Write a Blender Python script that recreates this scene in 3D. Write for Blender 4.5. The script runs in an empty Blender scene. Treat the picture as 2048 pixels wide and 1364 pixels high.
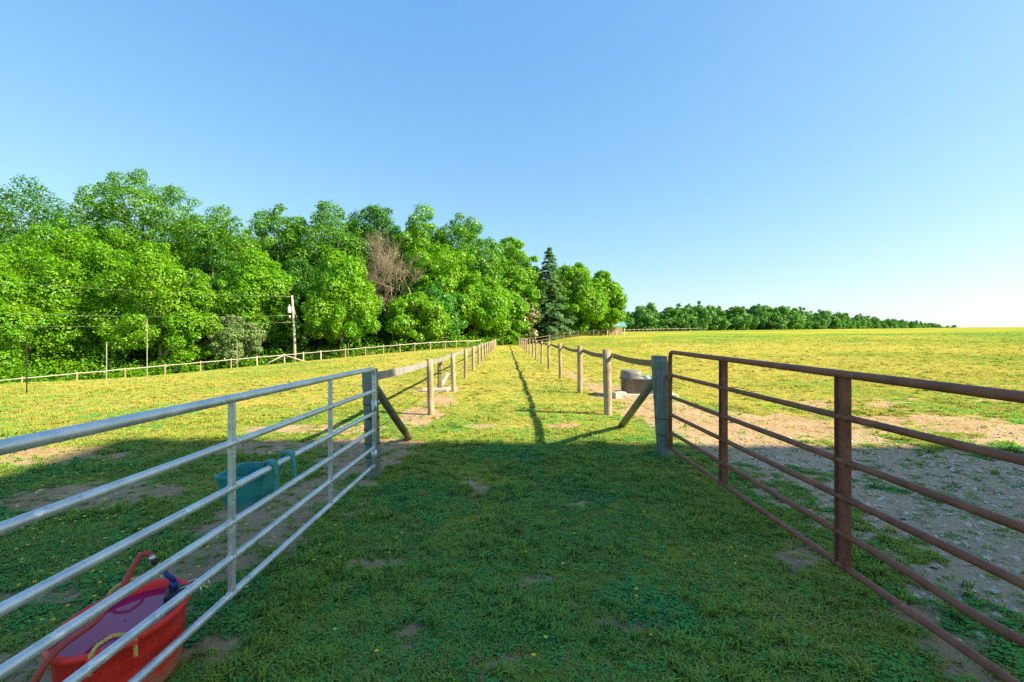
import bpy, math, random
import numpy as np
from mathutils import Vector, Matrix

# ------------------------------------------------------------------ camera, world, sun, exposure
SC = bpy.context.scene
COL = SC.collection
F, CX, CY, EYE = 910.0, 1012.0, 672.0, 1.65       # photo focal length, vanishing point, eye height

cam_d = bpy.data.cameras.new('camera')
cam_d.sensor_width = 36.0
cam_d.lens = F / 2048 * 36.0
cam_d.shift_x = (1024 - CX) / 2048
cam_d.shift_y = -(682 - CY) / 2048
cam_d.clip_start, cam_d.clip_end = 0.05, 6000
cam = bpy.data.objects.new('camera', cam_d)
cam.location = (0, 0, EYE)
cam.rotation_euler = (math.radians(90), 0, 0)
COL.objects.link(cam)
SC.camera = cam

SUN_FROM = Vector((1.63, -0.47, 1.2)).normalized()     # towards the sun
world = bpy.data.worlds.new('World')
SC.world = world
world.use_nodes = True
wn = world.node_tree.nodes
wl = world.node_tree.links
sky = wn.new('ShaderNodeTexSky')
sky.sky_type = 'NISHITA'
sky.sun_disc = False
sky.sun_elevation = math.asin(SUN_FROM.z)
sky.sun_rotation = math.atan2(SUN_FROM.x, SUN_FROM.y)
sky.altitude = 100
sky.air_density = 1.0
sky.dust_density = 1.0
sky.ozone_density = 6.0
bg = wn['Background']
bg.inputs['Strength'].default_value = 0.097
# the camera's even colour response to the whole sky: one curve per channel, the same in every direction
sepc = wn.new('ShaderNodeSeparateColor'); comc = wn.new('ShaderNodeCombineColor')
wl.new(sky.outputs[0], sepc.inputs[0])
for ch, (g_, k_) in enumerate(((.90, .73), (.64, 1.0), (.22, 1.82))):
    pw = wn.new('ShaderNodeMath'); pw.operation = 'POWER'; wl.new(sepc.outputs[ch], pw.inputs[0]); pw.inputs[1].default_value = g_
    ml = wn.new('ShaderNodeMath'); ml.operation = 'MULTIPLY'; wl.new(pw.outputs[0], ml.inputs[0]); ml.inputs[1].default_value = k_
    wl.new(ml.outputs[0], comc.inputs[ch])
wl.new(comc.outputs[0], bg.inputs['Color'])

sun_d = bpy.data.lights.new('sun', 'SUN')
sun_d.energy = 3.4
sun_d.angle = math.radians(0.8)
sun_d.color = (1.0, 0.82, 0.53)
sun = bpy.data.objects.new('sun', sun_d)
sun.rotation_euler = (-SUN_FROM).to_track_quat('-Z', 'Y').to_euler()
sun.location = (30, -10, 30)
COL.objects.link(sun)

SC.view_settings.view_transform = 'Standard'
SC.view_settings.look = 'None'
SC.view_settings.exposure = 2.05
SC.view_settings.gamma = 1.0
SC.render.engine = 'CYCLES'
SC.cycles.max_bounces = 8
SC.cycles.diffuse_bounces = 6
SC.cycles.transparent_max_bounces = 4
SC.cycles.use_denoising = False
SC.cycles.sample_clamp_indirect = 4.0

RNG = np.random.default_rng(7)
random.seed(7)

# ------------------------------------------------------------------ noise and terrain
_P = np.random.default_rng(99).random((256, 256))
def vnoise(x, y):
    x = np.asarray(x, float); y = np.asarray(y, float)
    xi = np.floor(x).astype(int); yi = np.floor(y).astype(int)
    fx = x - xi; fy = y - yi
    fx = fx * fx * (3 - 2 * fx); fy = fy * fy * (3 - 2 * fy)
    a = _P[xi % 256, yi % 256]; b = _P[(xi + 1) % 256, yi % 256]
    c = _P[xi % 256, (yi + 1) % 256]; d = _P[(xi + 1) % 256, (yi + 1) % 256]
    return (a * (1 - fx) + b * fx) * (1 - fy) + (c * (1 - fx) + d * fx) * fy
def fbm(x, y, o=4):
    s = 0; a = 0.5; t = 0
    for k in range(o):
        s = s + a * vnoise(x * 2 ** k + 17.3 * k, y * 2 ** k + 9.1 * k); t += a; a *= 0.55
    return s / t
def sst(a, b, v):
    t = np.clip((np.asarray(v, float) - a) / (b - a), 0, 1)
    return t * t * (3 - 2 * t)
def HT(x, y):
    x = np.asarray(x, float); y = np.asarray(y, float)
    yy = np.clip(y, 0, 205); xx = np.clip(x, 0, 260)
    zr = sst(2.4, 15, x) * (0.0123 * xx + 0.0145 * yy * sst(0, 40, yy))
    dist = np.hypot(x, y)
    zr = zr - 0.012 * np.clip(dist - 290, 0, 1200)
    u = -x - 8.0
    sp = np.where(u > 20, u, 3.0 * np.log1p(np.exp(np.clip(u / 3.0, -20, 20))))
    sp = np.clip(sp, 0, 110)
    zl = -0.09 * sp * sst(2, 42, y)
    near = 1 - sst(25, 60, dist)
    lane = sst(1.2, 3.5, np.abs(x - 0.3))
    bump = (fbm(x * .35, y * .35, 3) - .5) * 0.09 * lane + (fbm(x * 1.7 + 40, y * 1.7, 3) - .5) * 0.035
    return zr + zl + bump * (0.35 + 0.65 * near)
def gz(x, y): return float(HT(x, y))
def at(px, py, d): return Vector(((px - CX) / F * d, d, EYE - (py - CY) / F * d))
def on_ground(px, d):
    X = (px - CX) / F * d
    return Vector((X, d, gz(X, d)))
def hit_ground(px, py):
    lo = None
    for d in np.arange(1.2, 240, 0.1):
        p = at(px, py, d)
        if p.z <= gz(p.x, p.y): return Vector((p.x, p.y, gz(p.x, p.y)))
    return at(px, py, 240)

BARE = [(-2.15, 3.9, .55, 1.7, 1), (-1.95, 6.6, .75, 1.1, 1.1), (-1.75, 10.6, .5, 2.6, .8), (-3.7, 6.7, 1.5, .45, .8),
        (-4.3, 4.7, 1.0, .45, .8), (-6.4, 6.3, 1.1, .55, 1), (-3.4, 8.1, 1.4, .5, .6), (-2.3, 2.1, .6, .6, .7), (-3.2, 2.9, .6, .3, .5),
        (5.7, 1.5, 3.25, 5.6, 1.3), (3.6, 6.6, 1.2, 1.2, 1.1), (3.5, 9.4, 1.15, 2.6, 1.1), (5.2, 8.4, 2.4, 1.7, .9), (3.3, 13.5, .95, 3, .9),
        (2.75, 18.5, .45, 4, .6), (7.5, 8.0, 2.5, 1.5, .75), (-1.55, 2.6, .25, .7, .5), (-1.5, 1.6, .3, .5, .5), (-1.6, 4.6, .35, .8, .4),
        (1.95, 4.9, .3, .9, .3), (2.15, 3.4, .25, .9, .5), (-10, 11, 2, .5, .4), (9, 10.5, 3, 1.0, .5), (-2.1, 14.0, .8, 1.0, .6),
        (-.05, 2.25, .16, .12, .42), (.25, 1.95, .22, .14, .42), (.12, 3.05, .26, .2, .42), (-.5, 2.5, .2, .16, .4), (.6, 2.6, .3, .14, .35),
        (-.35, 8.3, .5, .3, .4), (1.0, 8.4, .4, .3, .38), (0.2, 1.62, .2, .12, .42), (-.9, 3.3, .4, .3, .35), (.9, 4.4, .5, .3, .3), (-.2, 5.0, .5, .4, .3)]
def bare_f(x, y):
    x = np.asarray(x, float); y = np.asarray(y, float)
    n = fbm(x * 1.1 + 3, y * 1.1 + 8, 5)
    n2 = fbm(x * 4.5, y * 4.5 + 31, 3)
    b = np.zeros_like(x)
    for cx, cy, rx, ry, s in BARE:
        r = np.sqrt(((x - cx) / rx) ** 2 + ((y - cy) / ry) ** 2)
        b = np.maximum(b, s * (1 - sst(.35, 1.35, r)))
    n3 = fbm(x * 13 + 5, y * 13, 3)
    g = (b * 1.25 + (n - .5) * 1.7 + (n2 - .5) * 1.7 + (n3 - .5) * .8) * sst(0.02, .3, b)
    near = 0.35 * sst(.60, .72, fbm(x * .8 + 60, y * .8 + 3, 4))
    return np.clip(np.maximum(sst(.25, .75, g), near), 0, 1)
def gravel_f(x, y):
    return sst(2.2, 3.0, x + (fbm(x, y, 3) - .5)) * (1 - sst(6.2, 8.2, y + (fbm(x * .7, y * .7 + 5, 3) - .5) * 3))
def dry_lit_f(x, y):
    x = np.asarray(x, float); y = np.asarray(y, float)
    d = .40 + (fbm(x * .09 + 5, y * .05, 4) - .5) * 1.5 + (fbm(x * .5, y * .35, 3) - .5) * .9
    d = d + .40 * sst(3.5, 13, y + (fbm(x * .4, y * .4 + 77, 3) - .5) * 6)                      # shade and sunlight put into the hue: greener near the gates, yellower beyond
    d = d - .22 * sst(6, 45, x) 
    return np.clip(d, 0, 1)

# ------------------------------------------------------------------ mesh helpers
class MB:
    def __init__(s): s.v = []; s.f = []; s.sm = []
    def add(s, vs, fs, smooth=False):
        o = len(s.v); s.v += [tuple(v) for v in vs]; s.f += [tuple(i + o for i in f) for f in fs]; s.sm += [smooth] * len(fs)
        return s
    def box(s, c, size, rot=None, taper=1.0):
        hx, hy, hz = [k / 2 for k in size]
        vs = [Vector((x * hx * (taper if z < 0 else 1), y * hy * (taper if z < 0 else 1), z * hz)) for z in (-1, 1) for y in (-1, 1) for x in (-1, 1)]
        if rot is not None: vs = [rot @ v for v in vs]
        c = Vector(c)
        return s.add([v + c for v in vs], [(0, 2, 3, 1), (4, 5, 7, 6), (0, 1, 5, 4), (2, 6, 7, 3), (0, 4, 6, 2), (1, 3, 7, 5)])
    def bbox(s, c, size, rot=None, b=0.006):
        """box with chamfered vertical and horizontal edges"""
        hx, hy, hz = [k / 2 for k in size]
        ring = lambda ax, ay, z: [(ax, -ay + b, z), (ax, ay - b, z), (ax - b, ay, z), (-ax + b, ay, z), (-ax, ay - b, z), (-ax, -ay + b, z), (-ax + b, -ay, z), (ax - b, -ay, z)]
        rs = [ring(hx - b, hy - b, -hz), ring(hx, hy, -hz + b), ring(hx, hy, hz - b), ring(hx - b, hy - b, hz)]
        vs = [Vector(p) for r in rs for p in r]
        if rot is not None: vs = [rot @ v for v in vs]
        c = Vector(c)
        fs = [tuple(range(7, -1, -1)), tuple(range(24, 32))]
        for k in range(3):
            for i in range(8):
                j = (i + 1) % 8
                fs.append((k * 8 + i, k * 8 + j, k * 8 + 8 + j, k * 8 + 8 + i))
        return s.add([v + c for v in vs], fs)
    def tube(s, pts, rad, n=8, caps=True, smooth=True):
        pts = [Vector(p) for p in pts]
        if not hasattr(rad, '__len__'): rad = [rad] * len(pts)
        vs = []; ref = None
        for i, p in enumerate(pts):
            t = (pts[min(i + 1, len(pts) - 1)] - pts[max(i - 1, 0)])
            t = t.normalized() if t.length > 1e-9 else Vector((0, 0, 1))
            if ref is None:
                ref = Vector((0, 0, 1)) if abs(t.z) < .9 else Vector((1, 0, 0))
            a = (ref - t * ref.dot(t))
            a = a.normalized() if a.length > 1e-6 else t.orthogonal().normalized()
            ref = a
            b = t.cross(a)
            for k in range(n):
                th = 2 * math.pi * k / n
                vs.append(p + (a * math.cos(th) + b * math.sin(th)) * rad[i])
        fs = []
        for i in range(len(pts) - 1):
            for k in range(n):
                j = (k + 1) % n
                fs.append((i * n + k, i * n + j, (i + 1) * n + j, (i + 1) * n + k))
        s.add(vs, fs, smooth)
        if caps:
            o = len(s.v) - len(vs)
            s.f.append(tuple(o + k for k in range(n - 1, -1, -1))); s.sm.append(False)
            o2 = o + (len(pts) - 1) * n
            s.f.append(tuple(o2 + k for k in range(n))); s.sm.append(False)
        return s
    def lathe(s, prof, n=32, c=(0, 0, 0), sx=1, sy=1, smooth=True):
        vs = [(c[0] + r * sx * math.cos(2 * math.pi * k / n), c[1] + r * sy * math.sin(2 * math.pi * k / n), c[2] + z) for r, z in prof for k in range(n)]
        fs = [(i * n + k, i * n + (k + 1) % n, (i + 1) * n + (k + 1) % n, (i + 1) * n + k) for i in range(len(prof) - 1) for k in range(n)]
        return s.add(vs, fs, smooth)
    def mesh(s, name, mat):
        me = bpy.data.meshes.new(name)
        me.from_pydata(s.v, [], s.f)
        me.polygons.foreach_set('use_smooth', s.sm)
        me.materials.append(mat)
        return me
    def build(s, name, mat, parent=None):
        return link(name, s.mesh(name, mat), parent)
def link(name, data, parent=None):
    o = bpy.data.objects.new(name, data)
    COL.objects.link(o)
    if parent is not None: o.parent = parent
    return o
def tag(o, label, cat, group=None, kind=None):
    if label: o['label'] = label
    if cat: o['category'] = cat
    if group: o['group'] = group
    if kind: o['kind'] = kind
    return o
def thing(name, label, cat, loc=(0, 0, 0), group=None):
    o = link(name, None); o.location = loc
    return tag(o, label, cat, group)
def quads_mesh(name, V, mat, nper=4, smooth=False):
    """V: (n, nper, 3) array of separate polygons"""
    n = len(V)
    me = bpy.data.meshes.new(name)
    me.vertices.add(n * nper); me.vertices.foreach_set('co', np.ascontiguousarray(V, dtype=np.float32).ravel())
    me.loops.add(n * nper); me.loops.foreach_set('vertex_index', np.arange(n * nper, dtype=np.int32))
    me.polygons.add(n); me.polygons.foreach_set('loop_start', np.arange(0, n * nper, nper, dtype=np.int32))
    me.materials.append(mat)
    me.update(calc_edges=True)
    return me

# ------------------------------------------------------------------ materials
class NT:
    def __init__(s, name):
        s.m = bpy.data.materials.new(name); s.m.use_nodes = True
        s.t = s.m.node_tree; s.n = s.t.nodes; s.l = s.t.links
        s.b = s.n['Principled BSDF']; s.out = s.n['Material Output']
    def new(s, k, **kw):
        n = s.n.new(k)
        for a, v in kw.items(): setattr(n, a, v)
        return n
    def put(s, sock, v):
        if hasattr(v, 'is_output') or isinstance(v, bpy.types.NodeSocket): s.l.new(v, sock)
        else: sock.default_value = v
    def noise(s, scale, detail=4, rough=.55, vec=None, dist=0):
        n = s.new('ShaderNodeTexNoise'); n.inputs['Scale'].default_value = scale; n.inputs['Detail'].default_value = detail
        n.inputs['Roughness'].default_value = rough; n.inputs['Distortion'].default_value = dist
        if vec is not None: s.l.new(vec, n.inputs['Vector'])
        return n.outputs['Fac']
    def ramp(s, fac, stops):
        r = s.new('ShaderNodeValToRGB'); s.l.new(fac, r.inputs[0])
        e = r.color_ramp.elements
        while len(e) < len(stops): e.new(.5)
        for k, (p, c) in zip(e, stops):
            k.position = p; k.color = tuple(c) + (1,) if len(c) == 3 else c
        return r.outputs[0]
    def mix(s, fac, a, b, mode='MIX'):
        m = s.new('ShaderNodeMix', data_type='RGBA', blend_type=mode)
        s.put(m.inputs[0], fac)
        for i, v in ((6, a), (7, b)): s.put(m.inputs[i], v if not (isinstance(v, tuple) and len(v) == 3) else v + (1,))
        return m.outputs[2]
    def math(s, op, a, b=0.0):
        m = s.new('ShaderNodeMath', operation=op); s.put(m.inputs[0], a); s.put(m.inputs[1], b)
        return m.outputs[0]
    def mapr(s, v, a, b, c=0, d=1):
        m = s.new('ShaderNodeMapRange'); s.put(m.inputs[0], v)
        for i, k in enumerate((a, b, c, d)): m.inputs[i + 1].default_value = k
        return m.outputs[0]
    def pos(s): return s.new('ShaderNodeNewGeometry').outputs['Position']
    def objc(s): return s.new('ShaderNodeTexCoord').outputs['Object']
    def scaled(s, vec, sc):
        m = s.new('ShaderNodeMapping'); s.l.new(vec, m.inputs[0]); m.inputs['Scale'].default_value = sc
        return m.outputs[0]
    def attr(s, name):
        a = s.new('ShaderNodeAttribute'); a.attribute_name = name
        return a.outputs['Fac']
    def bump(s, h, strength=.3, dist=.02):
        b = s.new('ShaderNodeBump'); b.inputs['Strength'].default_value = strength; b.inputs['Distance'].default_value = dist
        s.l.new(h, b.inputs['Height']); s.l.new(b.outputs[0], s.b.inputs['Normal'])
        return b.outputs[0]
    def fin(s, col, rough=.7, metal=0.0, spec=.4):
        s.put(s.b.inputs['Base Color'], col if not (isinstance(col, tuple) and len(col) == 3) else col + (1,))
        s.put(s.b.inputs['Roughness'], rough); s.put(s.b.inputs['Metallic'], metal); s.b.inputs['Specular IOR Level'].default_value = spec
        return s.m

def m_wood(name, light, dark, green=0.0, scale=1.0, rough=.85):
    t = NT(name); p = t.pos()
    g = t.noise(26 * scale, 5, .65, t.scaled(p, (1, 1, .07)))
    k = t.noise(5, 4, .6, t.scaled(p, (1, 1, .5)))
    c = t.ramp(g, [(.3, dark), (.62, light)])
    c = t.mix(t.mapr(k, .42, .68, 0, .55), c, tuple(x * .55 for x in dark))
    if green:
        c = t.mix(t.mapr(t.noise(3, 4, .6, t.scaled(p, (1, 1, .4))), .45, .62, 0, green), c, (.10, .16, .12))
    t.bump(g, .6, .01)
    return t.fin(c, rough)
def m_plain(name, col, rough=.6, metal=0, var=.25, scale=8, bump=.1):
    t = NT(name); p = t.pos()
    n = t.noise(scale, 5, .6, p)
    c = t.mix(t.mapr(n, .3, .7), tuple(x * (1 - var) for x in col), tuple(min(1, x * (1 + var)) for x in col))
    if bump: t.bump(t.noise(scale * 6, 4, .6, p), bump, .004)
    return t.fin(c, rough, metal)
def m_leaf(name, col, var=.35, trans=.45, yellow=(.30, .30, .03), gloss=.12):
    t = NT(name)
    rnd = t.new('ShaderNodeNewGeometry').outputs['Random Per Island']
    big = t.noise(.35, 2, .5, t.pos())
    c = t.ramp(rnd, [(0, tuple(x * (1 - var) for x in col)), (.55, col), (1, tuple(x * (1 + var) for x in col))])
    c = t.mix(t.mapr(big, .35, .7, 0, .45), c, yellow)
    d = t.new('ShaderNodeBsdfDiffuse'); tr = t.new('ShaderNodeBsdfTranslucent'); gl = t.new('ShaderNodeBsdfGlossy')
    gl.inputs['Roughness'].default_value = .45
    t.l.new(c, d.inputs[0])
    tc = t.mix(.5, c, (.12, .42, .004)); t.l.new(tc, tr.inputs[0])
    gl.inputs[0].default_value = (.5, .6, .5, 1)
    m1 = t.new('ShaderNodeMixShader'); m1.inputs[0].default_value = trans; t.l.new(d.outputs[0], m1.inputs[1]); t.l.new(tr.outputs[0], m1.inputs[2])
    m2 = t.new('ShaderNodeMixShader'); m2.inputs[0].default_value = gloss * .4; t.l.new(m1.outputs[0], m2.inputs[1]); t.l.new(gl.outputs[0], m2.inputs[2])
    t.l.new(m2.outputs[0], t.out.inputs[0]); t.n.remove(t.b)
    return t.m

G_DRY = (.34, .31, .045); G_MID = (.20, .23, .025); G_GREEN = (.055, .135, .018); G_LUSH = (.035, .12, .03)
def m_ground():
    t = NT('pasture_soil_and_turf'); p = t.pos()
    bare, grav, dry_lit = t.attr('bare'), t.attr('gravel'), t.attr('dry_lit')
    n1 = t.noise(1.3, 6, .65, p); n2 = t.noise(14, 5, .7, p); n3 = t.noise(70, 4, .7, p); n0 = t.noise(.16, 5, .6, p)
    streak = t.noise(1.0, 6, .62, t.scaled(p, (.07, .22, 1)))
    dv = t.math('ADD', dry_lit, t.math('MULTIPLY', t.math('SUBTRACT', n1, .5), .65))
    dv = t.math('ADD', dv, t.math('MULTIPLY', t.math('SUBTRACT', streak, .5), .9))
    dv = t.math('ADD', dv, t.math('MULTIPLY', t.math('SUBTRACT', n2, .5), .9))
    dv = t.math('ADD', dv, t.math('MULTIPLY', t.math('SUBTRACT', n0, .5), .7))
    grass = t.ramp(dv, [(.08, (.13, .27, .045)), (.36, (.21, .30, .04)), (.62, (.28, .305, .04)), (.95, (.39, .36, .07))])
    spk = t.mapr(n3, .35, .65, .72, 1.22)
    grass = t.mix(1.0, grass, t.new_rgb(spk) if False else grass, 'MIX')
    mul = t.new('ShaderNodeVectorMath', operation='SCALE'); t.l.new(grass, mul.inputs[0]); t.l.new(spk, mul.inputs['Scale'])
    grass = mul.outputs[0]
    dirt = t.ramp(t.math('ADD', t.math('MULTIPLY', n1, .5), t.math('MULTIPLY', n2, .5)), [(.3, (.26, .17, .095)), (.5, (.42, .30, .18)), (.7, (.56, .44, .28))])
    gr = t.ramp(t.math('ADD', t.math('MULTIPLY', n3, .6), t.math('MULTIPLY', n2, .4)), [(.25, (.36, .25, .15)), (.5, (.54, .40, .26)), (.72, (.68, .54, .38))])
    soil = t.mix(grav, dirt, gr)
    be = t.mapr(t.math('ADD', bare, t.math('MULTIPLY', t.math('SUBTRACT', n2, .5), .9)), .3, .62)
    col = t.mix(be, grass, soil)
    hoof = t.noise(5.5, 3, .5, p, 1.2)
    hgt = t.math('ADD', t.math('ADD', t.math('MULTIPLY', n2, .7), t.math('MULTIPLY', n3, .5)), t.math('MULTIPLY', hoof, 1.4))
    t.bump(hgt, .9, .05)
    return t.fin(col, 1.0, 0, 0.0)
def m_blade(name, a, b, c, trans=.22):
    t = NT(name)
    r = t.new('ShaderNodeObjectInfo').outputs['Random']
    isl = t.new('ShaderNodeNewGeometry').outputs['Random Per Island']
    n = t.noise(.9, 4, .65, t.pos()); n2 = t.noise(.12, 3, .6, t.pos())
    v = t.math('ADD', t.math('MULTIPLY', r, .20), t.math('MULTIPLY', n, .46))
    v = t.math('ADD', v, t.math('MULTIPLY', isl, .27))
    v = t.math('ADD', v, t.math('MULTIPLY', t.math('SUBTRACT', n2, .5), .35))
    at_ = t.new('ShaderNodeAttribute'); at_.attribute_name = 'dry_lit_tone'; at_.attribute_type = 'INSTANCER'
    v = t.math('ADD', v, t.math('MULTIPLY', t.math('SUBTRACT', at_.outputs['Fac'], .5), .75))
    col = t.ramp(v, [(.22, a), (.52, b), (.85, c)])
    d = t.new('ShaderNodeBsdfDiffuse'); tr = t.new('ShaderNodeBsdfTranslucent')
    geo = t.new('ShaderNodeNewGeometry')
    sc_ = t.new('ShaderNodeVectorMath', operation='SCALE'); t.l.new(geo.outputs['Normal'], sc_.inputs[0]); sc_.inputs['Scale'].default_value = .38
    ad = t.new('ShaderNodeVectorMath', operation='ADD'); t.l.new(sc_.outputs[0], ad.inputs[0]); ad.inputs[1].default_value = (0, 0, .9)
    nm = t.new('ShaderNodeVectorMath', operation='NORMALIZE'); t.l.new(ad.outputs[0], nm.inputs[0])
    t.l.new(nm.outputs[0], d.inputs['Normal'])
    t.l.new(col, d.inputs[0]); t.l.new(col, tr.inputs[0])
    m = t.new('ShaderNodeMixShader'); m.inputs[0].default_value = trans
    t.l.new(d.outputs[0], m.inputs[1]); t.l.new(tr.outputs[0], m.inputs[2]); t.l.new(m.outputs[0], t.out.inputs[0]); t.n.remove(t.b)
    return t.m
def m_galv():
    t = NT('galvanised_steel'); p = t.pos()
    n = t.noise(9, 5, .6, p); s = t.noise(27, 3, .5, t.scaled(p, (1, .6, 1)))
    c = t.mix(t.mapr(n, .35, .65), (.50, .54, .58), (.70, .73, .76))
    c = t.mix(t.mapr(s, .64, .70), c, (.86, .86, .84))
    c = t.mix(t.mapr(t.noise(16, 4, .6, p), .62, .75, 0, .5), c, (.25, .26, .27))
    t.bump(s, .12, .003)
    return t.fin(c, t.mapr(n, .3, .7, .34, .55), .55, .5)
def m_rust():
    t = NT('rusty_brown_steel'); p = t.pos()
    n = t.noise(7, 6, .65, p); s = t.noise(45, 4, .6, p)
    c = t.mix(t.mapr(n, .35, .68), (.19, .06, .036), (.32, .125, .072))
    c = t.mix(t.mapr(s, .60, .72, 0, .6), c, (.30, .15, .08))
    c = t.mix(t.mapr(t.noise(60, 2, .5, p), .73, .76), c, (.5, .47, .45))
    t.bump(s, .25, .003)
    return t.fin(c, t.mapr(n, .3, .7, .5, .7), .0, .3)

M = {}
M['post'] = m_wood('weathered_pine_post', (.42, .34, .25), (.22, .165, .11))
M['gatepost'] = m_wood('treated_gate_post', (.27, .29, .26), (.13, .14, .12), green=.5)
M['brace'] = m_wood('old_brace_pole', (.26, .21, .13), (.10, .085, .055), green=.6)
M['rail'] = m_plain('grey_flexible_rail', (.22, .215, .235), .55, 0, .22, 5, .15)
M['rail_r'] = m_plain('brown_flexible_rail', (.13, .105, .075), .6, 0, .25, 5, .15)
M['rail_w'] = m_plain('white_flexible_rail', (.46, .44, .42), .6, 0, .12, 3, .1)
M['wire'] = m_plain('dark_fence_wire', (.07, .065, .06), .5, .6, .2, 8, 0)
M['galv'] = m_galv()
M['rust'] = m_rust()
M['bark'] = m_wood('tree_bark', (.24, .20, .15), (.10, .08, .06), scale=.25)
M['bark_p'] = m_wood('pale_bark', (.42, .38, .32), (.24, .21, .17), scale=.25)
M['dead'] = m_wood('dead_wood', (.32, .275, .22), (.17, .145, .115), scale=.3)
M['teal'] = m_plain('teal_plastic', (.015, .20, .20), .42, 0, .15, 6, .08)
M['red'] = m_plain('red_plastic', (.78, .03, .02), .42, 0, .25, 7, .1)
def m_scuffed(name, col, mud=.16):
    t = NT(name); p = t.pos(); o_ = t.objc()
    n = t.noise(7, 5, .6, p); sc = t.noise(60, 3, .6, t.scaled(p, (1, 1, .25)))
    c = t.mix(t.mapr(n, .3, .7), tuple(x * .8 for x in col), tuple(min(1, x * 1.12 + .01) for x in col))
    c = t.mix(t.mapr(sc, .62, .72, 0, .35), c, tuple(min(1, x * .6 + .3) for x in col))
    sep = t.new('ShaderNodeSeparateXYZ'); t.l.new(o_, sep.inputs[0])
    h = t.math('ADD', sep.outputs[2], t.math('MULTIPLY', t.noise(9, 5, .7, p), .22))
    c = t.mix(t.mapr(h, mud + .06, mud, 0, .75), c, (.30, .21, .13))
    t.bump(t.noise(40, 4, .6, p), .1, .004)
    return t.fin(c, t.mapr(n, .3, .7, .35, .6), 0, .4)
M['red'] = m_scuffed('scuffed_red_plastic', (.92, .035, .025), .17)
M['teal'] = m_scuffed('scuffed_teal_plastic', (.018, .25, .25), -.12)
M['hose'] = m_plain('faded_red_hose', (.42, .06, .045), .5, 0, .2, 9, .05)
M['rope'] = m_plain('yellow_rope', (.62, .50, .14), .8, 0, .25, 40, .5)
M['black'] = m_plain('black_plastic', (.02, .023, .025), .45, 0, .3, 9, .1)
M['brass'] = m_plain('brass_fitting', (.45, .33, .14), .35, .9, .2, 20, .05)
M['steel'] = m_plain('bright_steel', (.62, .63, .64), .3, .9, .1, 20, .05)
M['blue'] = m_plain('blue_plastic', (.02, .04, .28), .4, 0, .2, 9, .05)
M['conc'] = m_plain('pale_concrete', (.50, .45, .37), .9, 0, .2, 9, .6)
M['tank'] = m_plain('grey_tank_plastic', (.105, .10, .10), .5, 0, .3, 4, .1)
M['stake'] = m_plain('dull_steel', (.26, .27, .25), .6, 0, .15, 5, 0)
M['tank_l'] = m_plain('pale_tank_lid', (.17, .165, .165), .5, 0, .2, 5, .1)
M['float'] = m_plain('light_blue_float', (.25, .55, .68), .4, 0, .1, 5, 0)
M['white'] = m_plain('white_paint', (.78, .76, .72), .6, 0, .1, 5, .1)
M['ivory'] = m_plain('pale_board', (.50, .46, .38), .7, 0, .15, 5, .2)
M['pole'] = m_wood('utility_pole_wood', (.56, .54, .49), (.36, .34, .30), scale=.5)
M['cable'] = m_plain('aluminium_cable', (.35, .36, .37), .5, .4, .1, 5, 0)
M['xfmr'] = m_plain('transformer_grey', (.66, .68, .69), .4, 0, .08, 5, 0)
M['roof'] = m_plain('teal_metal_roof', (.12, .33, .31), .45, .1, .12, 2, .05)
M['shedw'] = m_plain('shed_boards', (.42, .34, .26), .85, 0, .2, 2, .2)
M['stone'] = m_plain('gravel_stone', (.54, .44, .34), .85, 0, .4, 11, .3)
M['flower'] = m_plain('yellow_petals', (.80, .58, .01), .6, 0, .1, 9, 0)
M['barn'] = m_wood('fill_white_barn_boards', (.78, .75, .70), (.60, .57, .52), scale=.4)  # white picked so the unseen barn bounces fill into the shaded yard
M['barnroof'] = m_plain('barn_roof_metal', (.34, .35, .36), .45, .4, .1, 2, .1)
def m_water():
    t = NT('red_tub_water'); p = t.pos()
    t.bump(t.noise(6, 2, .5, p), .05, .01)
    t.fin((.34, .015, .10), .08, 0, .35)  # reflected sky and red tub wall are put into this magenta base colour
    return t.m
M['water'] = m_water()
NT.new_rgb = lambda s, v: v
M['ground'] = m_ground()

# ------------------------------------------------------------------ ground sheet
def axis(segs):
    out = []
    for a, b, st in segs: out += list(np.arange(a, b - 1e-6, st))
    out.append(segs[-1][1]); return np.array(out)
def grow(a, b, st, g):
    o = []; 
    while a < b: o.append(a); a += st; st *= g
    o.append(b); return np.array(o)
xp = np.concatenate([np.arange(0, 8, .1), grow(8, 1600, .1, 1.075)])
xs = np.concatenate([-xp[:0:-1], xp])
ys = np.concatenate([-grow(1.0, 300, .3, 1.25)[::-1], np.arange(-.9, 15, .1), grow(15, 1600, .1, 1.06)])
XX, YY = np.meshgrid(xs, ys)
ZZ = HT(XX, YY)
nv = XX.size; nx = len(xs); ny = len(ys)
me = bpy.data.meshes.new('pasture_ground')
me.vertices.add(nv); me.vertices.foreach_set('co', np.stack([XX, YY, ZZ], -1).astype(np.float32).ravel())
I, J = np.meshgrid(np.arange(nx - 1), np.arange(ny - 1))
a = (J * nx + I).ravel()
quads = np.stack([a, a + 1, a + nx + 1, a + nx], -1).astype(np.int32)
me.loops.add(quads.size); me.loops.foreach_set('vertex_index', quads.ravel())
me.polygons.add(len(quads)); me.polygons.foreach_set('loop_start', np.arange(0, quads.size, 4, dtype=np.int32))
me.update(calc_edges=True)
me.polygons.foreach_set('use_smooth', np.ones(len(quads), bool))
for nm, fn in (('bare', bare_f), ('gravel', gravel_f), ('dry_lit', dry_lit_f)):
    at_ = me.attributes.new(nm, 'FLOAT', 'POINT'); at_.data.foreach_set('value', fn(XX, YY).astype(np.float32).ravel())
me.materials.append(M['ground'])
tag(link('pasture_ground', me), 'grassy pasture and lane ground with worn bare earth by the gates', 'ground', kind='structure')

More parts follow.
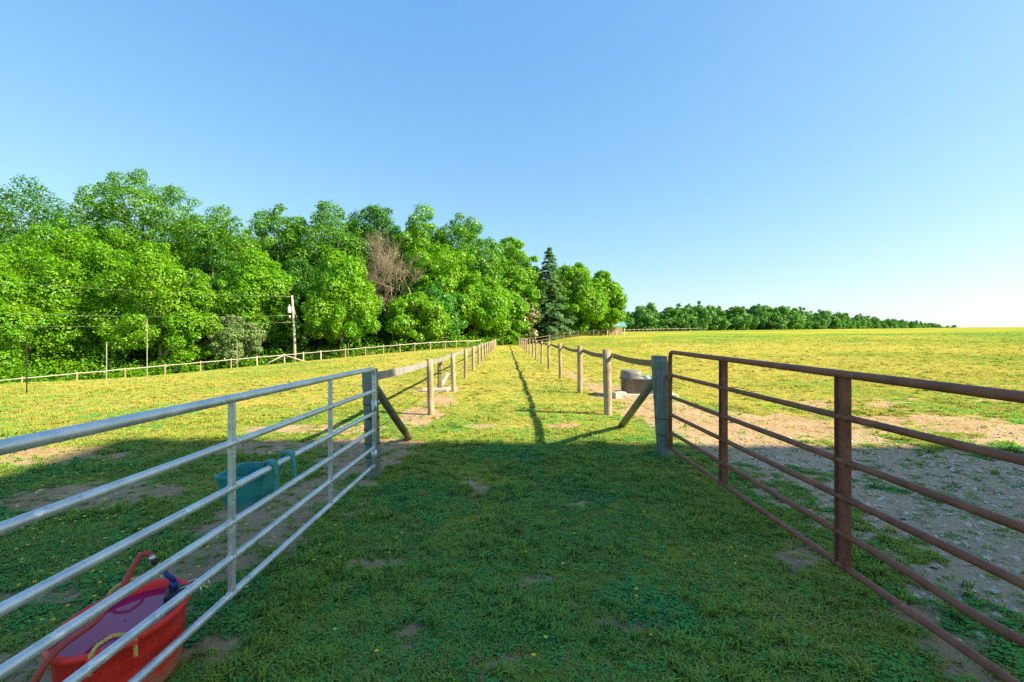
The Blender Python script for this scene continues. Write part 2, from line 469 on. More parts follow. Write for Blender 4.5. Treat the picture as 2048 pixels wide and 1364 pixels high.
# ------------------------------------------------------------------ fences
def post_bm(h, r, lean=(0, 0), top=.0, seed=0, below=.25, n=12):
    rr = random.Random(seed)
    m = MB(); pts = []; rad = []
    for k in range(6):
        z = -below + (h + below) * k / 5
        pts.append((lean[0] * z / h, lean[1] * z / h, z)); rad.append(r * (1 + rr.uniform(-.05, .05)))
    m.tube(pts, rad, n)
    # slightly domed cut top
    m.tube([(lean[0], lean[1], h), (lean[0], lean[1], h + .012), (lean[0], lean[1], h + .016)], [r * 1.0, r * .93, r * .6], n)
    return m
def strap(a, b, h, th, sag, mat, name, parent, seg=10, twist=0):
    """flat flexible rail of height h between two points, sagging"""
    a = Vector(a); b = Vector(b); m = MB(); vs = []; d = (b - a); d.z = 0; d.normalize(); nrm = Vector((d.y, -d.x, 0))
    for i in range(seg + 1):
        t = i / seg; p = a.lerp(b, t); p.z -= sag * 4 * t * (1 - t)
        tw = twist * math.sin(math.pi * t)
        up = (Vector((0, 0, 1)) + nrm * tw).normalized()
        for s_ in (-1, 1):
            for q in (-1, 1): vs.append(p + up * (h / 2 * s_) + nrm * (th / 2 * q))
    fs = []
    for i in range(seg):
        o = i * 4; e = o + 4
        fs += [(o, o + 1, e + 1, e), (o + 3, o + 2, e + 2, e + 3), (o + 1, o + 3, e + 3, e + 1), (o + 2, o, e, e + 2)]
    fs += [(0, 2, 3, 1), (seg * 4, seg * 4 + 1, seg * 4 + 3, seg * 4 + 2)]
    m.add(vs, fs)
    return m.build(name, mat, parent)

LX, RX = -1.56, 2.15
# left lane fence
lf = thing('lane_fence', 'round-post fence with a pale grey rail on the left side of the grass lane', 'fence', (LX, 5.32, 0))
def loc(p, root): return Vector(p) - root.location
ypl = [9.5] + [13.6 + 4.1 * k for k in range(15)]
for i, y in enumerate(ypl):
    x = LX - .003 * max(0, y - 30)*0 + random.uniform(-.02, .02)
    h = 1.17 + random.uniform(-.03, .03)
    o = post_bm(h, .068 + random.uniform(-.006, .006), (random.uniform(-.03, .02), random.uniform(-.02, .02)), seed=i).build('post', M['post'], lf)
    o.location = loc((x, y, gz(x, y)), lf)
gp = post_bm(1.26, .088, (-.045, 0), seed=50, n=16).build('gate_post', M['gatepost'], lf)
gp.location = loc((LX + .0, 5.36, gz(LX, 5.36)), lf)
for z, hh in ((1.08, .085), (.86, .012), (.70, .03), (.56, .012), (.40, .012), (.245, .012)):
    b = MB(); b.tube([(-.045 * z / 1.26, 0, z - hh / 2), (-.045 * z / 1.26, 0, z + hh / 2)], .0935, 16, caps=False).build('wire_band' if hh < .05 else 'rail_wrap', M['wire'] if hh < .05 else M['rail'], gp)
ysl = [5.36] + ypl
zl_ = [1.16] + [1.07] * 20
for i in range(len(ysl) - 1):
    y0, y1 = ysl[i], ysl[i + 1]
    x0 = LX - .085
    strap((x0 - lf.location.x, y0 + (.08 if i == 0 else 0) - lf.location.y, gz(x0, y0) + zl_[i]), (x0 - lf.location.x, y1 - lf.location.y, gz(x0, y1) + zl_[i + 1]),
          .105, .014, .015 + .02 * random.random(), M['rail'], 'rail', lf, 8, random.uniform(-.15, .15))
for z in (.88, .68, .48, .25):
    pts = []
    for i, y in enumerate(ysl):
        pts.append((LX - .08 - lf.location.x, y - lf.location.y, gz(LX, y) + z))
        if i < len(ysl) - 1:
            ym = (y + ysl[i + 1]) / 2; pts.append((LX - .08 - lf.location.x, ym - lf.location.y, gz(LX, ym) + z - .02))
    MB().tube(pts, .0028, 4, smooth=False).build('wire', M['wire'], lf)
MB().tube([loc((LX, 5.42, 1.04), lf), loc((LX + .0, 6.4, .5), lf), loc((LX + .01, 7.36, -.03), lf)], [.05, .052, .054], 12).build('brace', M['brace'], lf)
# right lane fence
rf = thing('lane_fence', 'round-post fence with a sagging brown rail on the right side of the grass lane', 'fence', (RX, 6.28, 0))
ypr = [9.5, 13.2, 17.6, 22.4, 27, 31.8] + [36.4 + 4.6 * k for k in range(10)]
for i, y in enumerate(ypr):
    x = RX - .02 + random.uniform(-.03, .03)
    h = 1.345 + random.uniform(-.03, .03)
    o = post_bm(h, .07 + random.uniform(-.008, .008) + (.012 if i == 0 else 0), (random.uniform(-.03, .03), random.uniform(-.02, .02)), seed=i + 80).build('post', M['post'], rf)
    o.location = loc((x, y, gz(x, y)), rf)
gq = post_bm(1.365, .108, (-.085, .0), seed=90, n=16).build('gate_post', M['gatepost'], rf)
gq.location = loc((RX + .055, 6.3, gz(RX, 6.28)), rf)
for z, hh in ((1.25, .10), (.52, .01), (.30, .01)):
    MB().tube([(-.085 * z / 1.365, 0, z - hh / 2), (-.085 * z / 1.365, 0, z + hh / 2)], .113, 16, caps=False).build('wire_band' if hh < .05 else 'rail_wrap', M['wire'] if hh < .05 else M['gatepost'], gq)
MB().tube([(-.10, -.06, .62), (-.16, -.10, .55), (-.17, -.1, .42), (-.12, -.09, .33), (-.15, -.1, .25), (-.13, -.1, .12), (-.1, -.08, .05)], .004, 6).build('loose_wire', M['wire'], gq)
ysr = [6.3] + ypr
for i in range(len(ysr) - 1):
    y0, y1 = ysr[i], ysr[i + 1]; x0 = RX + .09
    strap((x0 - .02 - rf.location.x, y0 + (.06 if i == 0 else 0) - rf.location.y, gz(x0, y0) + (1.265 if i == 0 else 1.235)), (x0 - rf.location.x, y1 - rf.location.y, gz(x0, y1) + 1.235),
          .10, .014, .03 + .035 * random.random(), M['rail_r'], 'rail', rf, 10, random.uniform(-.2, .2))
for z in (1.0, .76, .52, .28):
    pts = []
    for i, y in enumerate(ysr):
        pts.append((RX + .08 - rf.location.x, y - rf.location.y, gz(RX, y) + z))
        if i < len(ysr) - 1:
            ym = (y + ysr[i + 1]) / 2; pts.append((RX + .08 - rf.location.x, ym - rf.location.y, gz(RX, ym) + z - .02))
    MB().tube(pts, .003, 4, smooth=False).build('wire', M['wire'], rf)
MB().tube([loc((RX, 6.36, 1.12), rf), loc((RX - .03, 7.35, .55), rf), loc((RX - .05, 8.36, -.03), rf)], [.054, .058, .06], 12).build('brace', M['brace'], rf)

def corner(p, r, d0, d1, n=6):
    """rounded corner points at p turning from direction d0 to d1"""
    d0 = Vector(d0).normalized(); d1 = Vector(d1).normalized(); p = Vector(p)
    c = p - d0 * r + d1 * r
    return [c + (-d1 * math.cos(t) + d0 * math.sin(t)) * r for t in [math.pi / 2 * k / n for k in range(n + 1)]]
# galvanised gate, open along the left of the lane
def gate(name, label, hx, hy, slope, length, zs, rb, rt, ups, uw, mat, ch=False, dent=None, rise=(0, 0)):
    g = thing(name, label, 'gate', (hx, hy, 0))
    P = lambda s, z: Vector((slope * s, -s, z + s * (rise[0] if z > zs[0] - .05 else rise[1])))          # s: distance from the hinge end; the leaf is a little out of level
    dirx = Vector((slope, -1, 0)).normalized()
    pts = [P(0, zs[-1] - .02), P(0, (zs[0] + zs[-1]) / 2)] + corner(P(0, zs[0]), .085, (0, 0, 1), dirx) + \
          [P(length * k / 10, zs[0]) for k in range(1, 10)] + corner(P(length, zs[0]), .085, dirx, (0, 0, -1)) + [P(length, (zs[0] + zs[-1]) / 2), P(length, zs[-1] - .02)]
    MB().tube(pts, rt, 14).build('frame', mat, g)
    for k, z in enumerate(zs[1:]):
        n = 24; pts = []
        for i in range(n + 1):
            s = length * i / n; dz = 0
            if dent and k == dent[0]: dz = dent[2] * math.exp(-((s - dent[1]) / .22) ** 2)
            pts.append(P(s, z + dz))
        MB().tube(pts, rb, 12).build('bar', mat, g)
    nrm = Vector((-dirx.y, dirx.x, 0)); ang = Matrix.Rotation(math.atan2(dirx.y, dirx.x), 3, 'Z')
    for s in ups:
        m = MB(); z1_ = P(s, zs[0]).z; z0_ = P(s, zs[-1]).z; hh = z1_ - z0_; zc = (z0_ + z1_) / 2 - s * rise[1]
        if ch:   # folded U channel: web and two lips
            m.bbox(P(s, zc), (uw, .006, hh), ang, .002)
            for q in (-1, 1): m.bbox(P(s, zc) + dirx * (q * (uw / 2 - .002)), (.006, .052, hh - .004), ang, .002)
            for q in (-.18, .2): m.bbox(P(s, zc) + dirx * (q * uw) + nrm * .005, (.010, .008, hh - .02), ang, .002)
        else:
            m.bbox(P(s, zc), (uw, uw * .9, hh), ang, .004)
        m.build('upright', mat, g)
        wm = MB()
        for z in zs[1:]:
            c_ = P(s, z)
            for q in (-1, 1): wm.tube([c_ + dirx * (q * uw * .5), c_ + dirx * (q * (uw * .5 + .012))], [rb * 1.18, rb * 1.02], 10)
        wm.build('weld_beads', mat, g)['kind'] = 'stuff'
    return g, P
GG, GP = gate('metal_gate', 'bluish galvanised tube gate standing open beside the left gate post', -1.495, 5.16, -.016, 4.9,
              (1.28, 1.03, .78, .587, .39, .187), .0205, .0245, (1.235, 2.61, 3.98), .034, M['galv'], rise=(.0072, .0072))
m = MB(); m.bbox((0, .035, .86), (.03, .09, .03)); m.tube([(0, -.0, .8), (0, 0, .92)], .0315, 12); m.build('hinge', M['galv'], GG)
m = MB(); m.bbox((0, .035, .3), (.03, .09, .03)); m.tube([(0, 0, .26), (0, 0, .36)], .0315, 12); m.build('hinge', M['galv'], GG)
m = MB(); m.tube([(0, -.02, .875), (-.002, -.06, .80)], .009, 6); m.build('gusset', M['galv'], GG)
RG, RP = gate('metal_gate', 'rusty brown tube gate with wide channel uprights beside the right gate post', 2.20, 6.10, .004, 5.5,
              (1.435, 1.128, .84, .60, .362, .148), .0225, .0265, (1.48, 3.11, 4.75), .088, M['rust'], True, (3, 3.95, -.022), (-.0115, -.003))
for z in (1.1, .3):
    m = MB(); m.bbox((-.01, .05, z), (.035, .12, .035)); m.tube([(0, 0, z - .06), (0, 0, z + .06)], .033, 12); m.build('hinge', M['rust'], RG)
m = MB(); m.bbox((.005, .0, .235), (.05, .05, .19)); m.build('latch_plate', M['rust'], RG)

# ------------------------------------------------------------------ teal bucket hanging on the gate
bk = thing('feed_bucket', 'teal plastic feed bucket hooked over the third bar of the galvanised gate', 'bucket', (-1.735, 3.09, .745))
def open_box(x0, x1, y0, y1, z0, z1, tx, ty, th, cr=.05):
    """tapered open box with rounded corners: outer and inner shells"""
    m = MB(); n = 6
    def ring(hx, hy, z, r):
        cx, cy = (x0 + x1) / 2, (y0 + y1) / 2; o = []
        for qx, qy, a0 in ((1, 1, 0), (-1, 1, 90), (-1, -1, 180), (1, -1, 270)):
            for k in range(n):
                a = math.radians(a0 + 90 * k / (n - 1)); o.append((cx + qx * (hx - r) + r * math.cos(a), cy + qy * (hy - r) + r * math.sin(a), z))
        return o
    hx, hy = (x1 - x0) / 2, (y1 - y0) / 2
    rs = [ring(hx - tx, hy - ty, z0, cr), ring(hx, hy, z1 - .02, cr), ring(hx + .008, hy + .008, z1 - .018, cr), ring(hx + .008, hy + .008, z1, cr),
          ring(hx - th, hy - th, z1, cr * .9), ring(hx - tx - th, hy - ty - th, z0 + th, cr * .9)]
    vs = [p for r in rs for p in r]; N = n * 4
    fs = [tuple(range(N - 1, -1, -1)), tuple(range(5 * N, 6 * N))]
    for k in range(5):
        for i in range(N): fs.append((k * N + i, k * N + (i + 1) % N, (k + 1) * N + (i + 1) % N, (k + 1) * N + i))
    return m.add(vs, fs, False)
open_box(-.15, .15, -.17, .17, -.25, 0, .045, .045, .006).build('tub', M['teal'], bk)
for yy in (-.12, .125):
    m = MB(); pth = [(.145, -.015), (.152, .055), (.172, .088), (.20, .092), (.226, .075), (.234, .01), (.24, -.095)]
    vs = []; w = .03
    for i, (x, z) in enumerate(pth):
        p0 = Vector(pth[max(i - 1, 0)] ); p1 = Vector(pth[min(i + 1, len(pth) - 1)]); t = (p1 - p0).normalized(); nn = Vector((-t.y, t.x)) * .006
        for q in (-1, 1):
            for e in (-1, 1): vs.append((x + nn.x * q, yy + e * w * (1 if i < 5 else .8), z + nn.y * q))
    fs = []
    for i in range(len(pth) - 1):
        o = i * 4; e = o + 4
        fs += [(o, o + 1, e + 1, e), (o + 3, o + 2, e + 2, e + 3), (o + 1, o + 3, e + 3, e + 1), (o + 2, o, e, e + 2)]
    fs += [(0, 2, 3, 1), (24, 25, 27, 26)]
    m.add(vs, fs); m.build('hook', M['teal'], bk)
# ------------------------------------------------------------------ red tub with hose and float valve
TX, TY, TH_ = -1.812, 2.165, .33
tz = gz(TX, TY)
tb = thing('water_tub', 'red plastic tub full of water beside the galvanised gate', 'tub', (TX, TY, tz))
TH = TH_ - tz
prof = [(.0, .004), (.86, .004), (.88, .02), (.93, TH * .55), (.965, TH - .03), (.975, TH - .03), (1.03, TH - .024), (1.045, TH - .008), (1.03, TH + .004), (.985, TH + .006), (.955, TH - .006), (.94, TH - .05), (.85, TH * .4), (.78, .03), (0, .03)]
MB().lathe(prof, 56, (0, 0, 0), .22, .305).build('body', M['red'], tb)
MB().lathe([(.947, TH - .035), (0.6, TH - .0349), (0.02, TH - .0349)], 56, (0, 0, 0), .22, .305).build('water', M['water'], tb)
def rope(pts, r, name, parent, turns=6):
    m = MB()
    P = [Vector(p) for p in pts]; n = 26
    for s in range(3):
        q = []
        for i in range(n + 1):
            t = i / n * (len(P) - 1); k = min(int(t), len(P) - 2); u = t - k
            p = P[k].lerp(P[k + 1], u * u * (3 - 2 * u) * .4 + u * .6); d = (P[k + 1] - P[k]).normalized(); a = d.orthogonal().normalized(); b = d.cross(a)
            th = 2 * math.pi * (s / 3 + turns * i / n); q.append(p + (a * math.cos(th) + b * math.sin(th)) * r * .55)
        m.tube(q, r * .6, 6)
    return m.build(name, M['rope'], parent)
for sgn, ang in ((1, -50), (-1, 136)):
    a = math.radians(ang)
    c = Vector((math.cos(a) * .22, math.sin(a) * .305, 0)); n = Vector((math.cos(a) / .22, math.sin(a) / .305, 0)).normalized(); t = Vector((-n.y, n.x, 0))
    mm = MB(); mm.bbox(c + n * .012 + Vector((0, 0, TH - .008)), (.034, .17, .018), Matrix.Rotation(math.atan2(n.y, n.x), 3, 'Z'), .005); mm.build('handle_lug', M['red'], tb)
    rope([c + n * .02 - t * .075 + Vector((0, 0, TH - .07)), c + n * .018 - t * .072 + Vector((0, 0, TH + .01)), c + n * .005 - t * .05 + Vector((0, 0, TH + .034)), c - n * .004 + t * .0 + Vector((0, 0, TH + .046)),
          c + n * .005 + t * .05 + Vector((0, 0, TH + .034)), c + n * .018 + t * .072 + Vector((0, 0, TH + .01)), c + n * .02 + t * .075 + Vector((0, 0, TH - .07))], .0085, 'rope_handle', tb, 9)
fv = thing('float_valve', 'black float valve clipped to the far rim of the red tub', 'valve', (-1.70, 2.34, TH_))
R45 = Matrix.Rotation(math.radians(28), 3, 'Z')
MB().bbox((0, 0, -.015), (.085, .115, .06), R45, .008).build('float_box', M['black'], fv)
MB().tube([(-.012, .01, .01), (-.012, .01, .055)], .015, 10).build('inlet', M['blue'], fv)
MB().tube([(-.03, .01, .02), (-.03, .01, .05)], .010, 8).build('inlet_collar', M['black'], fv)
for q in (-.03, .035):
    MB().tube([(.02, .03 + q, .02), (.06, .045 + q, .028), (.105, .06 + q, .022), (.112, .063 + q, -.01), (.106, .06 + q, -.045)], .005, 6).build('clamp', M['steel'], fv)
cp0 = at(300, 1112, 2.33); cp1 = at(328, 1140, 2.35)
dirc = (cp1 - cp0)
cpl = thing('hose_coupling', 'metal and black hose coupling above the red tub', 'coupling', cp0)
for nm, a, b, r, mt in (('collar', 0.0, .30, .0155, 'steel'), ('ring', .30, .46, .0185, 'black'), ('stem', .46, .74, .0095, 'brass'), ('nut', .74, 1.0, .0165, 'black')):
    MB().tube([dirc * a, dirc * b], r, 12).build(nm, M[mt], cpl)
MB().tube([dirc * 1.0, dirc * 1.05 + Vector((.01, .0, -.02)), Vector((-1.712, 2.35, TH_ + .055)) - cp0], .012, 10).build('elbow', M['blue'], cpl)
def smooth_path(P, n=8):
    P = [Vector(p) for p in P]; out = []
    for i in range(len(P) - 1):
        p0, p1, p2, p3 = P[max(i - 1, 0)], P[i], P[i + 1], P[min(i + 2, len(P) - 1)]
        for k in range(n):
            t = k / n
            out.append(.5 * ((2 * p1) + (p2 - p0) * t + (2 * p0 - 5 * p1 + 4 * p2 - p3) * t * t + (3 * p1 - p0 - 3 * p2 + p3) * t ** 3))
    out.append(P[-1]); return out
lp = [cp0 + dirc * .02, cp0 - dirc * .12 + Vector((0, 0, .006)), at(280, 1113, 2.31), at(262, 1142, 2.27), at(245, 1172, 2.23), at(222, 1205, 2.17), at(185, 1247, 2.05), Vector((-1.84, 1.84, TH_ + .025)),
      Vector((-1.90, 1.77, .18)), Vector((-1.99, 1.78, tz + .03)), Vector((-2.25, 2.0, gz(-2.25, 2) + .016)), Vector((-2.6, 2.02, gz(-2.6, 2.02) + .016)), Vector((-3.4, 1.7, gz(-3.4, 1.7) + .016)), Vector((-4.6, 1.0, gz(-4.6, 1) + .016))]
tag(MB().tube(smooth_path(lp), .0145, 10).build('garden_hose', M['hose']), 'faded red hose arching over the red tub and trailing across the ground', 'hose')

# ------------------------------------------------------------------ water trough by the right fence
tr = hit_ground(1282, 794); tr = Vector((3.75, 12.6, gz(3.75, 12.6)))
sl = thing('concrete_base', 'pale concrete base slab under the grey water trough', 'slab', tr)
MB().bbox((.1, 0, .02), (1.5, 1.0, .16), None, .015).build('slab', M['conc'], sl)
MB().bbox((-.72, -.42, .06), (.34, .2, .2), Matrix.Rotation(.3, 3, 'Z'), .012).build('block', M['conc'], sl)
wt = thing('water_trough', 'grey plastic stock water trough behind the right lane fence', 'trough', tr + Vector((0, 0, .10)))
pr = [(0, .005), (.93, .005), (.95, .02), (.985, .36), (1.03, .37), (1.04, .40), (1.0, .41), (.93, .40), (.86, .10), (0, .09)]
def oval(prof, n, ex, ey, p=3.2):
    vs = []; fs = []
    for r, z in prof:
        for k in range(n):
            a = 2 * math.pi * k / n; c, s_ = math.cos(a), math.sin(a)
            q = (abs(c) ** p + abs(s_) ** p) ** (-1 / p)
            vs.append((r * ex * c * q, r * ey * s_ * q, z))
    for i in range(len(prof) - 1):
        for k in range(n): fs.append((i * n + k, i * n + (k + 1) % n, (i + 1) * n + (k + 1) % n, (i + 1) * n + k))
    return vs, fs
MB().add(*oval(pr, 40, .56, .40), True).build('tank', M['tank'], wt)
MB().add(*oval([(.92, .37), (.5, .3701), (.02, .3701)], 40, .56, .40)).build('water', M['float'], wt)
vs, fs = oval([(1.0, .36), (1.0, .52), (.93, .575), (.75, .60), (.02, .605)], 28, .26, .36)
MB().add([(x - .29, y, z + .01) for x, y, z in vs], fs, True).build('float_cover', M['tank_l'], wt)
MB().lathe([(0.001, .48), (.06, .47), (.085, .42), (.085, .37)], 16, (.12, -.1, 0), 1, 1).build('float', M['float'], wt)

# ------------------------------------------------------------------ hydrant post, boards and slabs behind the left fence
p = hit_ground(881, 779)
hp = thing('hydrant_post', 'short grey square post with dark clips just behind the left lane fence', 'post', p)
MB().bbox((0, 0, .46), (.1, .1, 1.04), None, .008).build('post', M['post'], hp)
for z in (.5, .58, .95): MB().bbox((-.02, -.0, z), (.14, .13, .035), Matrix.Rotation(.3, 3, 'Z')).build('clip', M['black'], hp)
MB().tube([(-.075, 0, 0), (-.075, 0, .8), (-.05, -.02, .9), (.03, -.1, .9)], .014, 8).build('pipe', M['black'], hp)
for (px, py, hgt, tx, ty, lab) in ((883, 772, .42, .22, .16, 'white board leaning beside the hydrant post'), (903, 772, .42, .10, .20, 'white board leaning close behind the second left fence post')):
    p = hit_ground(px, py); b = thing('plank', lab, 'plank', p, 'leaning boards')
    MB().bbox((tx / 2, ty / 2, hgt / 2), (.085, .03, hgt * 1.05), Matrix.Rotation(math.atan2(tx, hgt), 3, 'Y') @ Matrix.Rotation(-.25, 3, 'X')).build('board', M['white'], b)
for (px, py, sx, rz, mt, lab) in ((860, 783, .5, .1, 'ivory', 'pale slab lying on the ground at the first left fence post'), (884, 784, .42, -.1, 'conc', 'middle stone block of the row lying by the hydrant post'), (898, 781, .5, .35, 'ivory', 'pale slab lying on the ground near the second left fence post')):
    p = hit_ground(px, py)
    o = MB().bbox((0, 0, .05), (sx * .9, .2, .085), Matrix.Rotation(rz, 3, 'Z'), .012).build('stone_slab', M[mt]); o.location = p
    tag(o, lab, 'slab', 'slabs by the hydrant post')

# ------------------------------------------------------------------ far paddock fence on the left
FL = [(-75, 38), (-50, 45.5), (-27.5, 57.0), (-14.6, 62), (-6.3, 66), (-1.7, 68.5)]
def along(px):
    t = (px - CX) / F
    for (x0, y0), (x1, y1) in zip(FL, FL[1:]):
        a0 = x0 - t * y0; a1 = x1 - t * y1
        if a0 <= 0 <= a1 or a1 <= 0 <= a0:
            u = a0 / (a0 - a1); return (x0 + (x1 - x0) * u, y0 + (y1 - y0) * u)
    return FL[0] if t < -1 else FL[-1]
pf = thing('paddock_fence', 'long white-railed fence along the foot of the wood beyond the left pasture', 'fence', (0, 0, 0))
pxs = [-160, -60, 44, 154, 250, 330, 401, 462, 514, 569, 607, 642, 691, 731, 767, 800, 829, 860, 890, 912, 935, 960]
fp = [along(p) for p in pxs]
proto = None
for i, (x, y) in enumerate(fp):
    if proto is None or i % 4 == 0: pm = post_bm(1.2, .075, (random.uniform(-.04, .04), 0), seed=200 + i).mesh('post', M['ivory'] if i in (8, 9) else M['post'])
    proto = 1
    o = link('post', pm, pf); o.location = (x, y, gz(x, y))
for (x0, y0), (x1, y1) in zip(fp, fp[1:]):
    strap((x0, y0 - .09, gz(x0, y0) + 1.08), (x1, y1 - .09, gz(x1, y1) + 1.08), .085, .016, .03, M['rail_w'], 'rail', pf, 6)
for z in (.82, .58, .34):
    MB().tube([(x, y, gz(x, y) + z) for x, y in fp], .006, 4, smooth=False).build('wire', M['wire'], pf)
bx, by = along(569)
for dx, dy in ((-2.1, -1.05), (2.2, 1.0)):
    MB().tube([(bx, by - .1, gz(bx, by) + 1.05), (bx + dx, by + dy - .1, gz(bx + dx, by + dy) - .02)], .06, 8).build('brace', M['ivory'], pf)
ords = ['leftmost', 'second', 'third', 'fourth', 'fifth', 'sixth']
for i, (px, py, h) in enumerate(((53, 790, 1.75), (213, 769, 1.6), (294, 763, 2.6), (474, 743, 2.0), (697, 717, 1.75), (873, 697, 2.4))):
    p = hit_ground(px, py)
    s = thing('metal_stake', 'thin metal stake before the paddock fence, %s counted from the left edge' % ords[i], 'stake', p, 'thin metal stakes before the paddock fence')
    m = MB(); m.bbox((0, 0, h / 2 - .15), (.01, .03, h + .3), None, .003); m.bbox((0, .012, h / 2 - .15), (.03, .008, h + .3), None, .003)
    m.build('shaft', M['stake'] if i != 0 else M['black'], s)
    MB().bbox((0, 0, h + .02), (.04, .045, .07), None, .006).build('cap', M['tank_l'] if i != 0 else M['black'], s)
# ------------------------------------------------------------------ utility pole and cables
pb = Vector(on_ground(590, 57.6))
up = thing('utility_pole', 'pale wooden utility pole with a transformer at the edge of the wood', 'utility pole', pb)
PH = 8.45
MB().tube([(0, 0, -.4), (-.06, 0, 3), (-.22, 0, 6), (-.38, 0, PH)], [.17, .155, .135, .115], 14).build('shaft', M['pole'], up)
xf = MB().tube([(-.66, -.1, 6.25), (-.66, -.1, 6.3), (-.66, -.1, 7.0), (-.66, -.1, 7.05)], [.18, .21, .21, .17], 16).build('transformer', M['xfmr'], up)
MB().tube([(-.66, -.1, 7.05), (-.66, -.1, 7.3)], .05, 8).build('bushing', M['white'], xf)
MB().bbox((-.5, -.05, 6.7), (.2, .08, .08)).build('bracket', M['galv'], xf)
MB().tube([(-.62, -.08, 5.9), (-.62, -.08, 5.6)], [.12, .10], 10).build('cut_out', M['white'], up)
MB().bbox((-.62, 0, PH - .12), (.7, .09, .11)).build('arm', M['pole'], up)
MB().tube([(-.3, 0, PH - 1.0), (.25, .1, PH - 3.1), (.27, .1, PH - 3.15)], .025, 6).build('guy_strut', M['ivory'], up)
for (py0, pyl, dl, off, lab) in ((596, 553, 44, (-.9, 8.36), 'topmost overhead cable running left from the utility pole'), (629, 627, 44, (-.6, 5.95), 'middle overhead cable running left from the utility pole'), (640, 658, 44, (-.2, 5.1), 'lowest overhead cable running left from the utility pole')):
    a = pb + Vector((off[0], 0, off[1])); b = at(-260, pyl - 14, dl)
    pts = [a.lerp(b, k / 16) - Vector((0, 0, .5 * 4 * (k / 16) * (1 - k / 16))) for k in range(17)]
    tag(MB().tube(pts, .011, 5).build('overhead_cable', M['cable']), lab, 'cable', 'overhead cables')
# ------------------------------------------------------------------ far right fence, shed, mast
def simple_fence(name, label, pts, h, mat_p, mat_r, rails, step=3.2, r=.07):
    t = thing(name, label, 'fence', (0, 0, 0)); P = []
    for (x0, y0), (x1, y1) in zip(pts, pts[1:]):
        L = math.hypot(x1 - x0, y1 - y0); n = max(1, round(L / step))
        P += [(x0 + (x1 - x0) * k / n, y0 + (y1 - y0) * k / n) for k in range(n)]
    P.append(pts[-1]); me_ = post_bm(h, r, seed=5, n=8).mesh('post', mat_p)
    for x, y in P:
        o = link('post', me_, t); o.location = (x, y, gz(x, y))
    for z in rails:
        for (x0, y0), (x1, y1) in zip(P, P[1:]):
            strap((x0, y0 - .08, gz(x0, y0) + z), (x1, y1 - .08, gz(x1, y1) + z), .10, .02, .02, mat_r, 'rail', t, 3)
    return t
q0 = (2.6, 79.5)
simple_fence('yard_fence', 'grey post and rail fence in front of the dark conifer beyond the right pasture', [q0, (8.0, 84), (13.5, 85), (19, 84)], 1.3, M['post'], M['rail_r'], (1.18, .6), 3.1)
SX, SY = 25.6, 106.0
simple_fence('field_fence', 'low distant fence running right from the teal-roofed shed', [(SX + 3.5, 112), (52, 150), (75, 178)], 1.4, M['post'], M['rail'], (1.2,), 4.5, .08)
sh = thing('shed', 'small open-fronted shed with a teal metal roof beside the far trees', 'shed', (SX, SY, gz(SX, SY)))
MB().box((0, 2.4, 1.0), (4.2, .12, 2.2)).build('back_wall', M['shedw'], sh)
MB().box((-2.04, 1.2, 1.0), (.12, 2.3, 2.2)).build('side_wall', M['shedw'], sh)
for x in (-2.0, .2, 1.95): MB().box((x, -.1, 1.0), (.16, .16, 2.2)).build('post', M['white'], sh)
rt = MB().add([(-2.5, -.5, 2.02), (2.5, -.5, 2.02), (2.5, 2.0, 3.2), (-2.5, 2.0, 3.2), (-2.5, -.5, 1.9), (2.5, -.5, 1.9), (2.5, 2.0, 3.08), (-2.5, 2.0, 3.08)],
              [(0, 1, 2, 3), (7, 6, 5, 4), (0, 4, 5, 1), (2, 6, 7, 3), (1, 5, 6, 2), (0, 3, 7, 4)]).build('roof', M['roof'], sh)
MB().add([(-2.5, 2.0, 3.2), (2.5, 2.0, 3.2), (2.5, 4.4, 2.0), (-2.5, 4.4, 2.0)], [(0, 1, 2, 3)]).build('rear_slope', M['roof'], rt)
MB().add([(-.2, .35, 2.45), (.9, .35, 2.45), (.9, 1.55, 3.015), (-.2, 1.55, 3.015)], [(0, 1, 2, 3)]).build('skylight', M['white'], rt)
MB().box((0, -.14, 1.86), (4.4, .1, .18)).build('beam', M['white'], sh)
mp = at(1738, 656, 700); mp.z = gz(mp.x, mp.y)
ms = thing('radio_mast', 'tiny slim mast rising above the distant tree line', 'mast', mp)
MB().tube([(0, 0, 0), (0, 0, EYE - (633 - CY) / F * 700 - mp.z)], [.8, .45], 6).build('shaft', M['cable'], ms)
MB().box((0, 0, EYE - (632 - CY) / F * 700 - mp.z), (5.5, 2.5, 1.4)).build('antenna', M['cable'], ms)
# house half hidden at the end of the lane
hb = Vector((3.6, 99, gz(3.6, 99)))
ho = thing('house', 'pale gabled house almost hidden by trees at the end of the lane', 'house', hb)
MB().box((-1, 4, 1.5), (10, 7.6, 3.4)).build('wall', M['shedw'], ho)
MB().add([(-6.4, -.3, 3.1), (4.4, -.3, 3.1), (4.4, 4, 6.3), (-6.4, 4, 6.3), (-6.4, 8.3, 3.1), (4.4, 8.3, 3.1)], [(0, 1, 2, 3), (3, 2, 5, 4), (1, 5, 2), (0, 3, 4)]).build('roof', M['rail'], ho)
for x in (-4, 0.5): MB().box((x, .17, 1.6), (1.0, .1, 1.3)).build('window', M['white'], ho)
